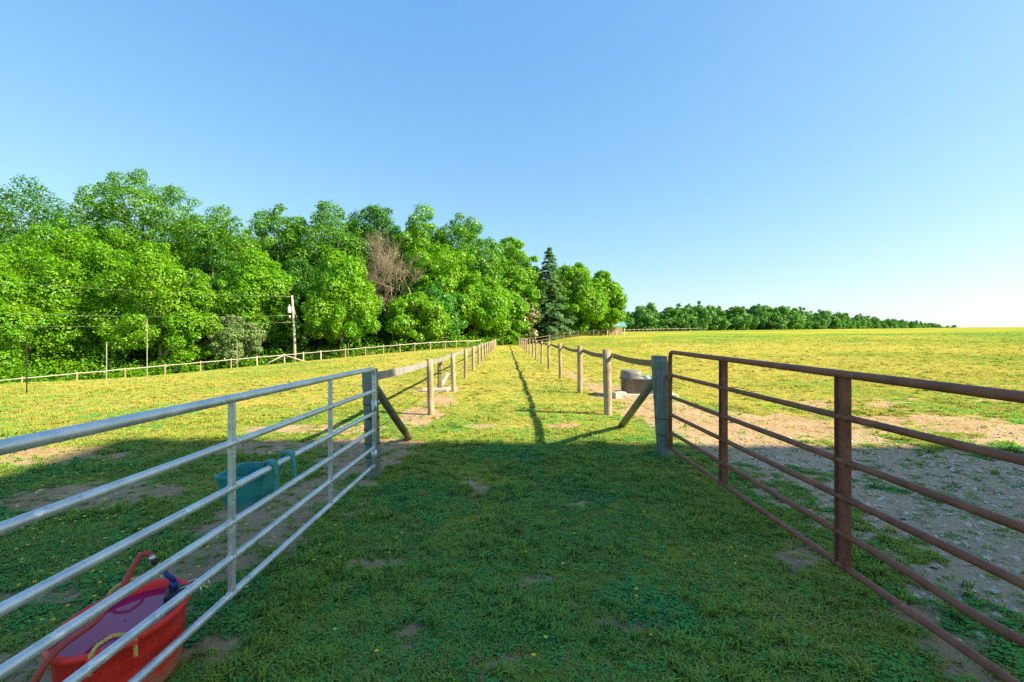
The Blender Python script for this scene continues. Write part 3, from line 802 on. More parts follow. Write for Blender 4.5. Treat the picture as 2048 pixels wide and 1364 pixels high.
# ------------------------------------------------------------------ barn whose shadow falls over the gates (stands to the right of the lane, beside the viewer)
bn = thing('barn', 'tall unseen barn with fill-white boards and a metal roof standing beside the gravel yard', 'barn', (0, 0, 0))
BX0, BX1, BY0, BY1, BH = 12.3, 24.8, -11.0, 1.95, 13.6
nb = 42
for k in range(nb):
    x = BX0 + .3 + (BX1 - BX0 - .6) * (k + .5) / nb
    if k == 0: wbm = MB().box((0, 0, 6.6), ((BX1 - BX0 - .6) / nb - .012, .05, 13.4)).mesh('plank', M['barn'])
    o = link('plank', wbm, bn); o.location = (x, BY1 - .4 + (k % 2) * .012, 0)
nb = 40
for k in range(nb):
    y = BY0 + .4 + (BY1 - BY0 - .85) * (k + .5) / nb
    if k == 0: wbm2 = MB().box((0, 0, 6.2), (.05, (BY1 - BY0 - .85) / nb - .012, 12.6)).mesh('plank', M['barn'])
    o = link('plank', wbm2, bn); o.location = (BX0 + .3 + (k % 2) * .012, y, 0)
MB().box(((BX0 + BX1) / 2, BY0 + .5, 6.0), (BX1 - BX0 - .7, .1, 12.2)).build('rear_wall', M['barn'], bn)
MB().box((BX1 - .35, (BY0 + BY1) / 2, 6.0), (.1, BY1 - BY0 - 1, 12.2)).build('side_wall', M['barn'], bn)
MB().add([(BX0, BY1, BH), (BX1, BY1 - .5, BH), (BX1, BY0, BH - .9), (BX0, BY0, BH - .9), (BX0, BY1, BH - .15), (BX1, BY1 - .5, BH - .15), (BX1, BY0, BH - 1.05), (BX0, BY0, BH - 1.05)],
         [(3, 2, 1, 0), (4, 5, 6, 7), (0, 1, 5, 4), (2, 3, 7, 6), (1, 2, 6, 5), (0, 4, 7, 3)]).build('roof', M['barnroof'], bn)

# ------------------------------------------------------------------ trees
def leaf_quads(P, N, size, rng, aspect=.62, fold=.18):
    """kite shaped leaves at P (n,3) facing N (n,3)"""
    n = len(P)
    N = N / (np.linalg.norm(N, axis=1, keepdims=True) + 1e-9)
    r = rng.normal(size=(n, 3)); T = r - N * np.sum(r * N, 1, keepdims=True); T /= (np.linalg.norm(T, axis=1, keepdims=True) + 1e-9)
    B = np.cross(N, T); s = (size * rng.uniform(.6, 1.35, n))[:, None]
    V = np.empty((n, 4, 3))
    V[:, 0] = P - T * s * .5; V[:, 1] = P + B * s * aspect * .5 + T * s * .05 + N * s * fold * .5
    V[:, 2] = P + T * s * .5 - N * s * fold * .6; V[:, 3] = P - B * s * aspect * .5 + T * s * .05 + N * s * fold * .5
    return V
def make_crown(H, W, base, nl, nleaf, leaf, seed, shape='round', lobe=(.13, .24), squash=.8, layered=False):
    rng = np.random.default_rng(seed)
    zc = base + (H - base) / 2; hz = (H - base) / 2
    C = []; R = []
    tries = 0
    while len(C) < nl and tries < nl * 30:
        tries += 1
        d = rng.normal(size=3); d /= np.linalg.norm(d); u = rng.random() ** .38
        zz = d[2] * u
        if shape == 'round': wv = 1.0
        elif shape == 'cone': wv = np.clip(1.05 - .55 * (zz + 1) / 2, .2, 1)
        elif shape == 'egg': wv = np.clip(1.0 - .35 * max(0, zz) ** 1.5, .3, 1)
        elif shape == 'vase': wv = .55 + .45 * (zz + 1) / 2
        else: wv = 1.0
        r = rng.uniform(*lobe) * W * (1.0 if zz < .55 else .8)
        x, y = d[0] * u * (W / 2 - r * .75) * wv, d[1] * u * (W / 2 - r * .75) * wv
        z = zc + zz * (hz - r * squash * .9)
        if shape != 'round' and zz < 0:       # keep the skirt full
            k = 1 + .35 * (-zz); x *= k; y *= k
        C.append((x, y, z)); R.append(r)
    for _ in range(int(nl * 1.1)):                 # small outlying sprays that break up the outline
        d = rng.normal(size=3); d /= np.linalg.norm(d); zz = d[2]; u = rng.uniform(.86, 1.04)
        wv = {'round': 1.0, 'cone': np.clip(1.05 - .55 * (zz + 1) / 2, .2, 1), 'egg': np.clip(1.0 - .35 * max(0, zz) ** 1.5, .3, 1)}.get(shape, 1.0)
        r = rng.uniform(.045, .09) * W; k = 1 + (.35 * (-zz) if zz < 0 and shape != 'round' else 0)
        C.append((d[0] * u * (W / 2 - r) * wv * k, d[1] * u * (W / 2 - r) * wv * k, zc + zz * u * (hz - r * squash))); R.append(r)
    C = np.array(C); R = np.array(R)
    # leaf points on the lobe shells
    wt_ = R ** 1.8; idx = rng.choice(len(C), size=int(nleaf * 1.9), p=wt_ / wt_.sum())
    D = rng.normal(size=(len(idx), 3)); D[:, 2] = D[:, 2] * .95 + .18
    D /= np.linalg.norm(D, axis=1, keepdims=True)
    # lumpy shells
    lump = .80 + .34 * np.sin(D[:, 0] * 7 + idx) * np.sin(D[:, 1] * 6 + idx * 2.1) * np.sin(D[:, 2] * 7 + idx * .7) + rng.uniform(-.16, .14, len(idx))
    P = C[idx] + D * (R[idx] * lump)[:, None] * np.array([1, 1, squash])
    keep = np.ones(len(P), bool)
    for j in range(len(C)):
        q = (P - C[j]) / np.array([1, 1, squash]); dd = np.linalg.norm(q, axis=1)
        keep &= ~((dd < R[j] * .66) & (idx != j) & (rng.random(len(P)) < .9))
    keep &= P[:, 2] > base * .5 + .2
    P = P[keep][:nleaf]; D = D[keep][:nleaf]
    N = D * .95 + np.array([0, 0, .35 if not layered else .55]) + rng.normal(size=P.shape) * .40
    return leaf_quads(P, N, leaf, rng), C, R
def trunk_mesh(H, W, base, C, R, seed, mat, r0=None, lean=0):
    rr = random.Random(seed); m = MB(); r0 = r0 or max(.12, H * .016)
    top = H * .80
    pts = []; rad = []
    for k in range(8):
        t = k / 7; pts.append((lean * t + rr.uniform(-.1, .1) * t * H * .03, rr.uniform(-.1, .1) * t * H * .03, -.3 + (top + .3) * t)); rad.append(r0 * (1.25 if k == 0 else 1) * (1 - .8 * t) + .02)
    m.tube(pts, rad, 8)
    order = list(range(len(C))); rr.shuffle(order)
    for j in order[:min(14, len(order))]:
        c = Vector(C[j]); z0 = max(base * .7, c.z * rr.uniform(.45, .75)); z0 = min(z0, top * .95)
        t = (z0 + .3) / (top + .3); k = min(int(t * 7), 6); a = Vector(pts[k]).lerp(Vector(pts[k + 1]), t * 7 - k)
        mid = a.lerp(c, .5) + Vector((rr.uniform(-.3, .3), rr.uniform(-.3, .3), rr.uniform(-.1, .5)))
        rb = r0 * (1 - .75 * t) * .45 + .02
        m.tube([a, mid, c], [rb, rb * .6, rb * .2], 5)
    return m.mesh('trunk', mat)
LEAF = {
    'bright': m_leaf('bright_leaves', (.125, .36, .009), yellow=(.26, .46, .008)),
    'yellow': m_leaf('yellow_green_leaves', (.14, .37, .008), yellow=(.28, .47, .01)),
    'mid': m_leaf('mid_green_leaves', (.085, .255, .014), yellow=(.15, .33, .010)),
    'dark': m_leaf('dark_green_leaves', (.045, .175, .020), yellow=(.075, .23, .02), trans=.4),
    'cool': m_leaf('cool_green_leaves', (.065, .27, .035), yellow=(.12, .34, .035)),
    'pale': m_leaf('silvery_leaves', (.17, .28, .10), yellow=(.31, .37, .18), trans=.35),
    'pine': m_leaf('blue_green_needles', (.13, .27, .13), yellow=(.19, .33, .13), trans=.35),
    'magn': m_leaf('magnolia_leaves', (.10, .13, .025), yellow=(.34, .22, .03), trans=.2, gloss=.4),
    'far': m_leaf('distant_leaves', (.075, .225, .045), yellow=(.11, .28, .04), trans=.35),
    'far2': m_leaf('distant_bright_leaves', (.095, .27, .04), yellow=(.14, .31, .04), trans=.35),
}
TREES = 0
def tree(px, top, wpx, d, tint, label, base=.1, nl=26, nleaf=9000, leaf=.37, shape='egg', bark='bark', lobe=(.12, .22), squash=.8, layered=False, name='tree', group=None, r0=None, lean=0):
    global TREES; TREES += 1
    p = on_ground(px, d); H = EYE - (top - CY) / F * d - p.z; W = wpx / F * d
    t = thing(name, label, 'tree' if name != 'shrub' else 'shrub', p, group)
    nl = int(nl * 1.35); leaf = leaf * d / 78 if leaf > .3 else leaf; nleaf = int(nleaf * 2.5 * min(1.5, max(1.0, 78 / d)))
    V, C, R = make_crown(H, W * 1.1, base * H, nl, nleaf, leaf, 1000 + TREES, shape, lobe, squash, layered)
    link('crown', quads_mesh('crown', V, LEAF[tint]), t)
    link('trunk', trunk_mesh(H, W, base * H, C, R, TREES, M[bark], r0, lean), t)
    t.rotation_euler.z = 0
    return t
G1 = 'trees along the edge of the wood'
T = [  # px, top, width, depth, tint, label, kwargs
    (-150, 400, 300, 56, 'mid', 'tree at the wood edge just beyond the left end of the white-railed fence', {}),
    (62, 352, 235, 74, 'dark', 'tall dark green tree topping the far left end of the wood', dict(base=.35, nl=30)),
    (-25, 395, 190, 70, 'mid', 'tall tree cut by the left edge, behind the bright low trees', dict(base=.2)),
    (12, 500, 190, 51, 'bright', 'low bright tree at the left edge behind the white-railed fence', dict(base=.04, layered=True)),
    (128, 425, 215, 56, 'bright', 'broad bright tree in front of the tall dark one at the left', dict(base=.05, nl=36, nleaf=12000, layered=True)),
    (285, 337, 205, 74, 'mid', 'tallest tree of the wood with a wide open domed crown', dict(base=.5, nl=26, shape='round', nleaf=8000)),
    (225, 452, 190, 60, 'bright', 'leafy bright tree below the tallest domed tree', dict(base=.05, layered=True)),
    (322, 476, 190, 56, 'yellow', 'yellow-green tree with a slim pale trunk showing below the domed tree', dict(base=.06, nl=34, nleaf=11000, layered=True, bark='bark_p')),
    (432, 387, 175, 72, 'mid', 'tall rounded tree right of the tallest domed tree', dict(base=.25, nl=30)),
    (425, 480, 130, 66, 'dark', 'dark tree in the shade behind the silvery shrub', dict(base=.1)),
    (402, 560, 110, 57, 'bright', 'small bright tree left of the silvery shrub', dict(base=.04, layered=True)),
    (512, 488, 150, 62, 'bright', 'bright layered tree behind the silvery shrub and left of the utility pole', dict(base=.12, nl=34, nleaf=11000, layered=True, bark='bark_p', r0=.28)),
    (560, 402, 140, 78, 'mid', 'tall tree rising behind the utility pole', dict(base=.25, shape='round')),
    (610, 500, 130, 72, 'dark', 'dark shaded tree behind and right of the utility pole', dict(base=.1)),
    (655, 402, 165, 80, 'mid', 'broad tall tree behind the drooping pale green one', dict(base=.3, nl=34)),
    (684, 492, 165, 62, 'bright', 'drooping light green tree right of the utility pole', dict(base=.10, nl=40, nleaf=13000, shape='cone', squash=1.1, lobe=(.10, .18))),
    (752, 396, 135, 84, 'dark', 'tall dark tree behind the bare dead tree', dict(base=.3, nl=30)),
    (848, 404, 130, 80, 'bright', 'tall bright tree just right of the bare dead tree', dict(base=.2, nl=30)),
    (932, 424, 165, 84, 'mid', 'large rounded tree with a smooth sloping right shoulder', dict(base=.15, nl=40, nleaf=12000)),
    (885, 478, 150, 74, 'yellow', 'yellow-tinged tree before the large rounded one', dict(base=.12, nl=30, shape='round')),
    (832, 580, 120, 67, 'yellow', 'small yellow-topped tree right of the base of the dead tree', dict(base=.12, nl=24, nleaf=8000)),
    (875, 550, 120, 71, 'cool', 'bluish green tree behind the left lane fence', dict(base=.15, nl=26)),
    (948, 545, 140, 78, 'bright', 'leafy tree standing over the far end of the left lane fence', dict(base=.12, nl=30, shape='round')),
    (1026, 470, 120, 92, 'bright', 'tall narrow tree above the end of the lane', dict(base=.1, nl=34, nleaf=11000)),
    (1005, 570, 110, 84, 'bright', 'bushy tree closing the end of the lane', dict(base=.06, nl=26)),
    (1062, 535, 80, 108, 'dark', 'dark tree half hidden left of the conifer', dict(base=.1)),
    (1146, 518, 120, 98, 'yellow', 'taller of two bright rounded trees right of the conifer', dict(base=.03, nl=40, nleaf=12000, shape='egg', r0=.3)),
    (1202, 538, 88, 102, 'yellow', 'smaller right-hand bright rounded tree beside the teal-roofed shed', dict(base=.03, nl=34, nleaf=10000, shape='egg', r0=.25)),
    (780, 600, 110, 72, 'dark', 'low dark tree under the bare dead tree', dict(base=.05)),
    (730, 600, 90, 70, 'mid', 'low green tree left of the bare dead tree', dict(base=.05)),
]
for px, top, w, d, tint, lab, kw in T:
    tree(px, top, w, d, tint, lab, group=G1, **kw)
tree(472, 628, 105, 57.5, 'pale', 'silvery pale flowering shrub behind the white-railed fence', base=.02, nl=26, nleaf=7000, leaf=.22, name='shrub', shape='round')
tree(1047, 588, 62, 88, 'magn', 'brown-tinged magnolia tree at the end of the right lane fence', base=.04, nl=24, nleaf=5000, leaf=.36)
# deep wood behind the front row
G2 = 'trees deep in the wood'
bk_m = []
for s in range(4):
    V, C, R = make_crown(20, 14, -2.5, 36, 10000, .6, 5000 + s, 'egg')
    bk_m.append((quads_mesh('crown', V, LEAF['dark' if s % 2 else 'mid']), trunk_mesh(20, 12, 3, C, R, s, M['bark'], .3)))
k = 0
for d0, lo, hi, step, toplim in ((90, -100, 980, 62, 440), (104, 40, 1060, 70, 445), (76, -60, 560, 75, 520), (84, 560, 900, 70, 520)):
    for px in range(lo, hi, step):
        d = d0 + random.uniform(-4, 4); q = px + random.uniform(-12, 12); p = on_ground(q, d)
        lim = max(toplim, 430 + max(0, q - 850) * .55)
        H = (EYE - (lim + random.uniform(0, 40) - CY) / F * d) - p.z
        t = thing('tree', 'tree standing deep in the wood behind the front row', 'tree', p, G2)
        cm, tm = bk_m[k % 4]; k += 1
        c = link('crown', cm, t); tt = link('trunk', tm, t)
        s = H / 20; t.scale = (s * random.uniform(.8, 1.0), s * random.uniform(.8, 1.0), s); t.rotation_euler.z = random.uniform(0, 6.28)
G3 = 'low trees under the wood edge'
for px, d, tp, w in ((600, 74, 610, 90), (655, 76, 620, 90), (710, 77, 615, 90), (765, 78, 620, 95), (820, 80, 622, 95), (872, 82, 625, 95), (920, 84, 622, 95), (962, 88, 628, 80), (560, 70, 600, 90), (470, 68, 590, 110), (380, 66, 590, 110), (290, 64, 590, 110), (190, 62, 590, 110), (90, 60, 590, 110)):
    p = on_ground(px, d); t = thing('understory_tree', 'low dark leafy tree filling the shade under the wood edge', 'tree', p, G3)
    H = (EYE - (tp - CY) / F * d) - p.z; cm, tm = bk_m[k % 4]; k += 1
    link('crown', cm, t); link('trunk', tm, t); t.scale = (w / F * d / 14, w / F * d / 14, H / 20); t.rotation_euler.z = random.uniform(0, 6.28)
for px, d, tp, w, lab in ((1105, 113, 560, 80, 'dark tree seen behind the conifer'), (1150, 116, 580, 90, 'dark tree behind the taller bright rounded tree'), (1192, 118, 590, 80, 'dark tree behind the smaller bright rounded tree'), (1222, 122, 610, 60, 'small dark tree behind the teal-roofed shed'), (1075, 112, 575, 70, 'dark tree behind the magnolia')):
    p = on_ground(px, d); t = thing('tree', lab, 'tree', p, 'dark trees behind the lane end')
    H = (EYE - (tp - CY) / F * d) - p.z; cm, tm = bk_m[1 + 2 * (k % 2)]; k += 1
    link('crown', cm, t); link('trunk', tm, t); t.scale = (w / F * d / 14, w / F * d / 14, H / 20); t.rotation_euler.z = random.uniform(0, 6.28)
# the conifer
def conifer(px, top, wpx, d, label):
    p = on_ground(px, d); H = EYE - (top - CY) / F * d - p.z; W = wpx / F * d; rng = np.random.default_rng(44)
    t = thing('conifer_tree', label, 'tree', p)
    m = MB(); m.tube([(0, 0, -.3), (0, 0, H * .5), (0, 0, H * .99)], [.4, .22, .03], 8); P = []; N = []
    z = .6
    while z < H * .985:
        f = z / H; L0 = (W / 2) * (1 - f) ** .8 * (1.0 if f > .1 else .9)
        for b in range(11 if f < .8 else 8):
            a = rng.uniform(0, 6.283); L = max(.25, L0 * rng.uniform(.6, 1.12)); dr = np.array([math.cos(a), math.sin(a)])
            rise = .12 * L; droop = .32 * L
            for u in np.linspace(.12, 1, max(6, int(L * 4.5))):
                c = np.array([*(dr * L * u), z + rise * u * 2 - (rise + droop) * u * u])
                k_ = 9; sp = .10 + .22 * L * (1 - .65 * u) * .5
                q = c + rng.normal(size=(k_, 3)) * np.array([sp, sp, .09]); q[:, 2] -= np.abs(rng.normal(size=k_)) * .14
                P.append(q); N.append(np.tile([dr[0] * .4, dr[1] * .4, .9], (k_, 1)) + rng.normal(size=(k_, 3)) * .35)
            e = Vector((*(dr * L), z + rise * 2 - rise - droop)); m.tube([(0, 0, z), Vector((*(dr * L * .5), z + rise - (rise + droop) * .25)), e], [.05, .03, .008], 4)
        z += .62 + .42 * (1 - f)
    V = leaf_quads(np.concatenate(P), np.concatenate(N), .46, rng, .34)
    link('crown', quads_mesh('crown', V, LEAF['pine']), t); m.build('trunk', M['bark'], t)
conifer(1099, 488, 118, 93, 'dark blue-green layered conifer with a pointed top above the lane end')
# bare dead tree
def dead_tree():
    p = on_ground(785, 69); rr = random.Random(12); m = MB(); H = 17.0
    t = thing('dead_tree', 'bare brown dead tree with a fan of leafless twigs among the green trees', 'tree', p)
    tm = MB(); tm.tube([(0, 0, -.3), (.1, 0, 3), (-.1, 0, 6), (.05, 0, 8)], [.26, .2, .16, .12], 8); tm.build('trunk', M['dead'], t)
    def br(p, d, L, r, lv):
        n = 3; pts = [p]; q = Vector(p); dd = Vector(d)
        for i in range(n):
            dd = (dd + Vector((rr.gauss(0, .14), rr.gauss(0, .14), rr.gauss(0.05, .09)))).normalized(); q = q + dd * (L / n); pts.append(Vector(q))
        m.tube(pts, [r, r * .85, r * .7, r * .5], 3 if lv < 3 else 5, caps=False)
        if lv == 0: return
        for k in range(5 if lv > 1 else 4):
            tt = rr.uniform(.25, 1); a = pts[min(int(tt * 3), 2)].lerp(pts[min(int(tt * 3) + 1, 3)], tt * 3 - int(tt * 3) if tt < 1 else 1)
            nd = (dd + Vector((rr.gauss(0, .55), rr.gauss(0, .45), rr.gauss(.12, .25)))).normalized()
            br(a, nd, L * rr.uniform(.5, .75), r * .55, lv - 1)
    for (x, z, dx, dz, L) in ((-.1, 6.5, -.75, .7, 4.2), (.05, 7.6, -.2, 1, 4.6), (.05, 8, .55, .85, 4.6), (0, 7, .9, .75, 4.2), (-.05, 7.9, .1, 1, 5.4), (0, 5.2, -.65, .5, 3.2), (.1, 3.8, .6, .7, 3.0), (0, 7.4, -.5, .95, 4.8)):
        br(Vector((x, 0, z)), Vector((dx, rr.uniform(-.5, -.1), dz)).normalized(), L, .085, 4)
    m.build('branches', M['dead'], t)
    m2 = MB()
    m2.tube(smooth_path([(.5, -.6, 6.9), (2.0, -2.2, 7.0), (3.0, -2.4, 7.6), (3.3, -2.4, 8.4), (2.9, -2.4, 9.6)], 4), .07, 6); m2.build('limb', M['bark_p'], t)
    m3 = MB(); m3.tube(smooth_path([(-.3, -.4, 5.2), (-1.6, -1.8, 6.7), (-2.8, -2, 8.1), (-3.4, -2, 9.0)], 4), .06, 6); m3.build('limb', M['bark_p'], t)
dead_tree()
# distant tree line beyond the right pasture
fm = []
for s in range(7):
    V, C, R = make_crown(15, 15, -3.5, 28, 5200, .9, 7000 + s, ('egg', 'round', 'egg')[s % 3], (.13, .22))
    fm.append((quads_mesh('crown', V, LEAF['far2' if s in (2, 5) else 'far']), trunk_mesh(15, 13, 1, C, R, s, M['bark'], .25)))
ones = ['first', 'second', 'third', 'fourth', 'fifth', 'sixth', 'seventh', 'eighth', 'ninth', 'tenth', 'eleventh', 'twelfth', 'thirteenth', 'fourteenth', 'fifteenth', 'sixteenth', 'seventeenth', 'eighteenth', 'nineteenth']
num = ones + [w if k == 0 else t_ + '-' + ones[k - 1] for t_, w in (('twenty', 'twentieth'), ('thirty', 'thirtieth'), ('forty', 'fortieth'), ('fifty', 'fiftieth')) for k in range(10)]
prof_x = [1230, 1262, 1290, 1330, 1375, 1400, 1440, 1500, 1560, 1600, 1640, 1670, 1720, 1780, 1830, 1870, 1895]
prof_y = [622, 616, 608, 612, 607, 603, 615, 611, 613, 616, 619, 625, 631, 637, 642, 647, 651]
prof_d = [225, 225, 228, 230, 235, 238, 245, 255, 265, 275, 290, 310, 350, 400, 450, 500, 520]
x = 1243.0; i = 0
while x < 1893:
    d = float(np.interp(x, prof_x, prof_d)) + random.uniform(-4, 6)
    for row in range(2):
        dd = d + row * 13; q = x + row * 9 + random.uniform(-3, 3); p = on_ground(q, dd)
        top = float(np.interp(q, prof_x, prof_y)) + random.uniform(-6, 8) * 250 / dd + (6 if row == 0 and i % 3 == 1 else 0)
        H = EYE - (top - CY) / F * dd - p.z
        if H < 3: H = 3
        lab = ('%s tree of the front row in the distant tree line, counted from the shed' % num[i]) if row == 0 else 'tree in the back row of the distant tree line'
        t = thing('tree', lab, 'tree', p, 'distant tree line front row' if row == 0 else 'distant tree line back row')
        cm, tm = fm[(i * 3 + row * 2) % 7]; link('crown', cm, t); link('trunk', tm, t)
        s = H / 15; w = max(s * random.uniform(.6, 1.35), .8); t.scale = (w, w, s); t.rotation_euler.z = random.uniform(0, 6.28)
    i += 1; x += 20 * 240 / d * random.uniform(.75, 1.2)
    if i >= len(num): break
p = on_ground(1908, 330); tag_t = thing('tree', 'lone small round tree on the far horizon right of the tree line', 'tree', p)
link('crown', fm[1][0], tag_t); link('trunk', fm[1][1], tag_t); tag_t.scale = (.28, .28, .2)
H = EYE - (649 - CY) / F * 330 - p.z; tag_t.scale = (.32, .32, max(.15, H / 15))
# undergrowth along the wood edge
rng = np.random.default_rng(5); P = []
for px in np.arange(-150, 985, 1.6):
    fx, fy = along(px); 
    for _ in range(5):
        off = rng.uniform(.9, 6.5); x_ = fx - .35 * off * .4 + rng.normal() * .5; y_ = fy + off; h = rng.uniform(.0, 1.0) ** 1.3 * (1.1 + .75 * off * .45) * (0.35 + 1.3 * vnoise(px * .03, 3.3))
        c = np.array([x_, y_, gz(x_, y_) + h]); P.append(c + rng.normal(size=(5, 3)) * .22)
for px in np.arange(975, 1045, 1.2):
    d = rng.uniform(79, 84)
    x_ = (px - CX) / F * d; P.append(np.array([x_, d, gz(x_, d) + rng.uniform(0, 1) * 1.6]) + rng.normal(size=(14, 3)) * .3)
P = np.concatenate(P)
V = leaf_quads(P, np.array([0, -.3, .9]) + rng.normal(size=P.shape) * .4, .27, rng)
o = link('undergrowth', quads_mesh('undergrowth', V, LEAF['bright'])); tag(o, 'leafy green undergrowth along the foot of the wood', 'undergrowth', kind='stuff')
# fallen logs beyond the fence
for (px, d, L, rz, lab) in ((640, 61.5, 2.2, .5, 'fallen log beyond the fence right of the utility pole'), (722, 64.5, 4.0, .08, 'long fallen log behind the white-railed fence'), (778, 66, 4.0, -.05, 'brown fallen log below the bare dead tree')):
    p = on_ground(px, d); o = MB().tube([(-L / 2, 0, .25), (0, .05, .3), (L / 2, 0, .35)], [.22, .25, .2], 9).build('fallen_log', M['bark']); o.location = p; o.rotation_euler.z = rz
    tag(o, lab, 'log', 'fallen logs')

# ------------------------------------------------------------------ grass, gravel and flowers
def blade_tuft(nb, h, spread, w, seed, flat=0.0):
    rng = np.random.default_rng(seed); tris = []
    for i in range(nb):
        a = rng.uniform(0, 6.283); r = spread * math.sqrt(rng.random()); b = np.array([r * math.cos(a), r * math.sin(a), -.004])
        a2 = rng.uniform(0, 6.283); ln = h * rng.uniform(.5, 1.2); lean = rng.uniform(.15, .95) + flat
        d = np.array([math.cos(a2), math.sin(a2), 0]); s = np.array([-d[1], d[0], 0]) * w * rng.uniform(.7, 1.3)
        m1 = b + d * ln * lean * .3 + np.array([0, 0, ln * .62 * (1 - flat * .4)]); m2 = b + d * ln * lean * .95 + np.array([0, 0, ln * (.95 - lean * .35) * (1 - flat * .5)])
        tris.append([b - s * .5, b + s * .5, m1 + s * .45, m1 - s * .45]); tris.append([m1 - s * .45, m1 + s * .45, m2 + s * .06, m2 - s * .06])
    return np.array(tris)
def clover(nb, h, spread, size, seed):
    rng = np.random.default_rng(seed); P = rng.normal(size=(nb, 3)) * np.array([spread, spread, 0]) ; P[:, 2] = rng.uniform(.25, 1, nb) * h
    return leaf_quads(P, np.array([0, 0, 1.0]) + rng.normal(size=(nb, 3)) * .45, size, rng, .75, .1)
M['blade'] = m_blade('grass_blades', (.13, .34, .085), (.29, .41, .06), (.46, .45, .10))
M['weed'] = m_blade('broad_weed_leaves', (.06, .27, .10), (.11, .38, .08), (.26, .44, .07))
M['straw'] = m_blade('dry_straw_blades', (.30, .25, .10), (.42, .35, .13), (.56, .47, .20), .2)
tcol = bpy.data.collections.new('tuft_kinds')
kinds = [('tuft_a', blade_tuft(15, .044, .030, .0062, 1), 'blade'), ('tuft_b', blade_tuft(16, .058, .037, .0062, 2), 'blade'), ('tuft_c', blade_tuft(14, .038, .032, .0068, 3, .3), 'blade'),
         ('tuft_d', blade_tuft(22, .10, .034, .0075, 4), 'blade'), ('tuft_e', blade_tuft(11, .045, .032, .0045, 5, .35), 'straw'), ('tuft_f', clover(18, .03, .022, .017, 6), 'weed'), ('tuft_g', clover(16, .04, .03, .023, 7), 'weed')]
for nm, V, mt in kinds:
    tcol.objects.link(bpy.data.objects.new(nm, quads_mesh(nm, V, M[mt])))
def scatter_gn(obj, coll, use_dry_lit=True):
    ng = bpy.data.node_groups.new('scatter', 'GeometryNodeTree')
    ng.interface.new_socket('Geometry', in_out='INPUT', socket_type='NodeSocketGeometry'); ng.interface.new_socket('Geometry', in_out='OUTPUT', socket_type='NodeSocketGeometry')
    n = ng.nodes; l = ng.links
    gi = n.new('NodeGroupInput'); go = n.new('NodeGroupOutput'); m2p = n.new('GeometryNodeMeshToPoints'); ip = n.new('GeometryNodeInstanceOnPoints')
    ci = n.new('GeometryNodeCollectionInfo'); ci.inputs['Collection'].default_value = coll; ci.inputs['Separate Children'].default_value = True; ci.inputs['Reset Children'].default_value = True
    ip.inputs['Pick Instance'].default_value = True
    def na(name, ty):
        a = n.new('GeometryNodeInputNamedAttribute'); a.data_type = ty; a.inputs['Name'].default_value = name; return a.outputs['Attribute']
    l.new(gi.outputs[0], m2p.inputs['Mesh']); l.new(m2p.outputs[0], ip.inputs['Points']); l.new(ci.outputs[0], ip.inputs['Instance'])
    l.new(na('kind_index', 'INT'), ip.inputs['Instance Index']); l.new(na('scl', 'FLOAT_VECTOR'), ip.inputs['Scale'])
    try:
        e2r = n.new('FunctionNodeEulerToRotation'); l.new(na('rot', 'FLOAT_VECTOR'), e2r.inputs[0]); l.new(e2r.outputs[0], ip.inputs['Rotation'])
    except Exception:
        l.new(na('rot', 'FLOAT_VECTOR'), ip.inputs['Rotation'])
    l.new(ip.outputs[0], go.inputs[0])
    md = obj.modifiers.new('scatter', 'NODES'); md.node_group = ng
def points_obj(name, P, idx, scl, rot, dry_lit_tone):
    me = bpy.data.meshes.new(name); me.vertices.add(len(P)); me.vertices.foreach_set('co', P.astype(np.float32).ravel())
    a = me.attributes.new('kind_index', 'INT', 'POINT'); a.data.foreach_set('value', idx.astype(np.int32))
    a = me.attributes.new('scl', 'FLOAT_VECTOR', 'POINT'); a.data.foreach_set('vector', scl.astype(np.float32).ravel())
    a = me.attributes.new('rot', 'FLOAT_VECTOR', 'POINT'); a.data.foreach_set('vector', rot.astype(np.float32).ravel())
    a = me.attributes.new('dry_lit_tone', 'FLOAT', 'POINT'); a.data.foreach_set('value', dry_lit_tone.astype(np.float32))
    return link(name, me)
rng = np.random.default_rng(11)
XS = []; YS = []
for y0, y1, dens in ((1.0, 3, 3000), (3, 5, 1700), (5, 7.5, 950), (7.5, 11, 480), (11, 17, 200), (17, 28, 80), (28, 50, 24), (50, 80, 7)):
    n = int((1.22 * (y0 + y1) + 1.6) * (y1 - y0) * dens)
    u = rng.random(n); yy = y0 + (y1 - y0) * u; xx = rng.uniform(-1, 1, n) * (1.22 * y1 + .8)
    k = np.abs(xx) < 1.22 * yy + .8; XS.append(xx[k]); YS.append(yy[k])
gx = np.concatenate(XS); gy = np.concatenate(YS)
bare = bare_f(gx, gy); grav = gravel_f(gx, gy); dry_lit = dry_lit_f(gx, gy)
clump = fbm(gx * 2.3 + 9, gy * 2.3, 3)
keep = rng.random(len(gx)) < np.clip(1.0 - bare * 1.0, 0.05, 1) * np.clip(.45 + 1.5 * (clump - .3), .25, 1)
keep &= ((gx - TX) / .24) ** 2 + ((gy - TY) / .31) ** 2 > 1
keep &= (gx < BX0 - .2) | (gy > BY1)
gx, gy, bare, dry_lit, clump, grav = [a[keep] for a in (gx, gy, bare, dry_lit, clump, grav)]
n = len(gx); dd = np.hypot(gx, gy)
r = rng.random(n)
weedp = .10 + .5 * sst(.52, .66, fbm(gx * 1.1 + 70, gy * 1.1 + 20, 3)) * (1 - sst(8, 20, gy))
idx = np.where(r < weedp * .6, 5, np.where(r < weedp, 6, np.where(r < weedp + .16 + .12 * dry_lit, 4, np.where(r < weedp + .30 + .12 * dry_lit, 2, np.where(r < weedp + .55, 0, 1)))))
tall = (rng.random(n) < .012 + .14 * sst(.48, .7, clump)); idx = np.where(tall & (idx < 3), 3, idx)
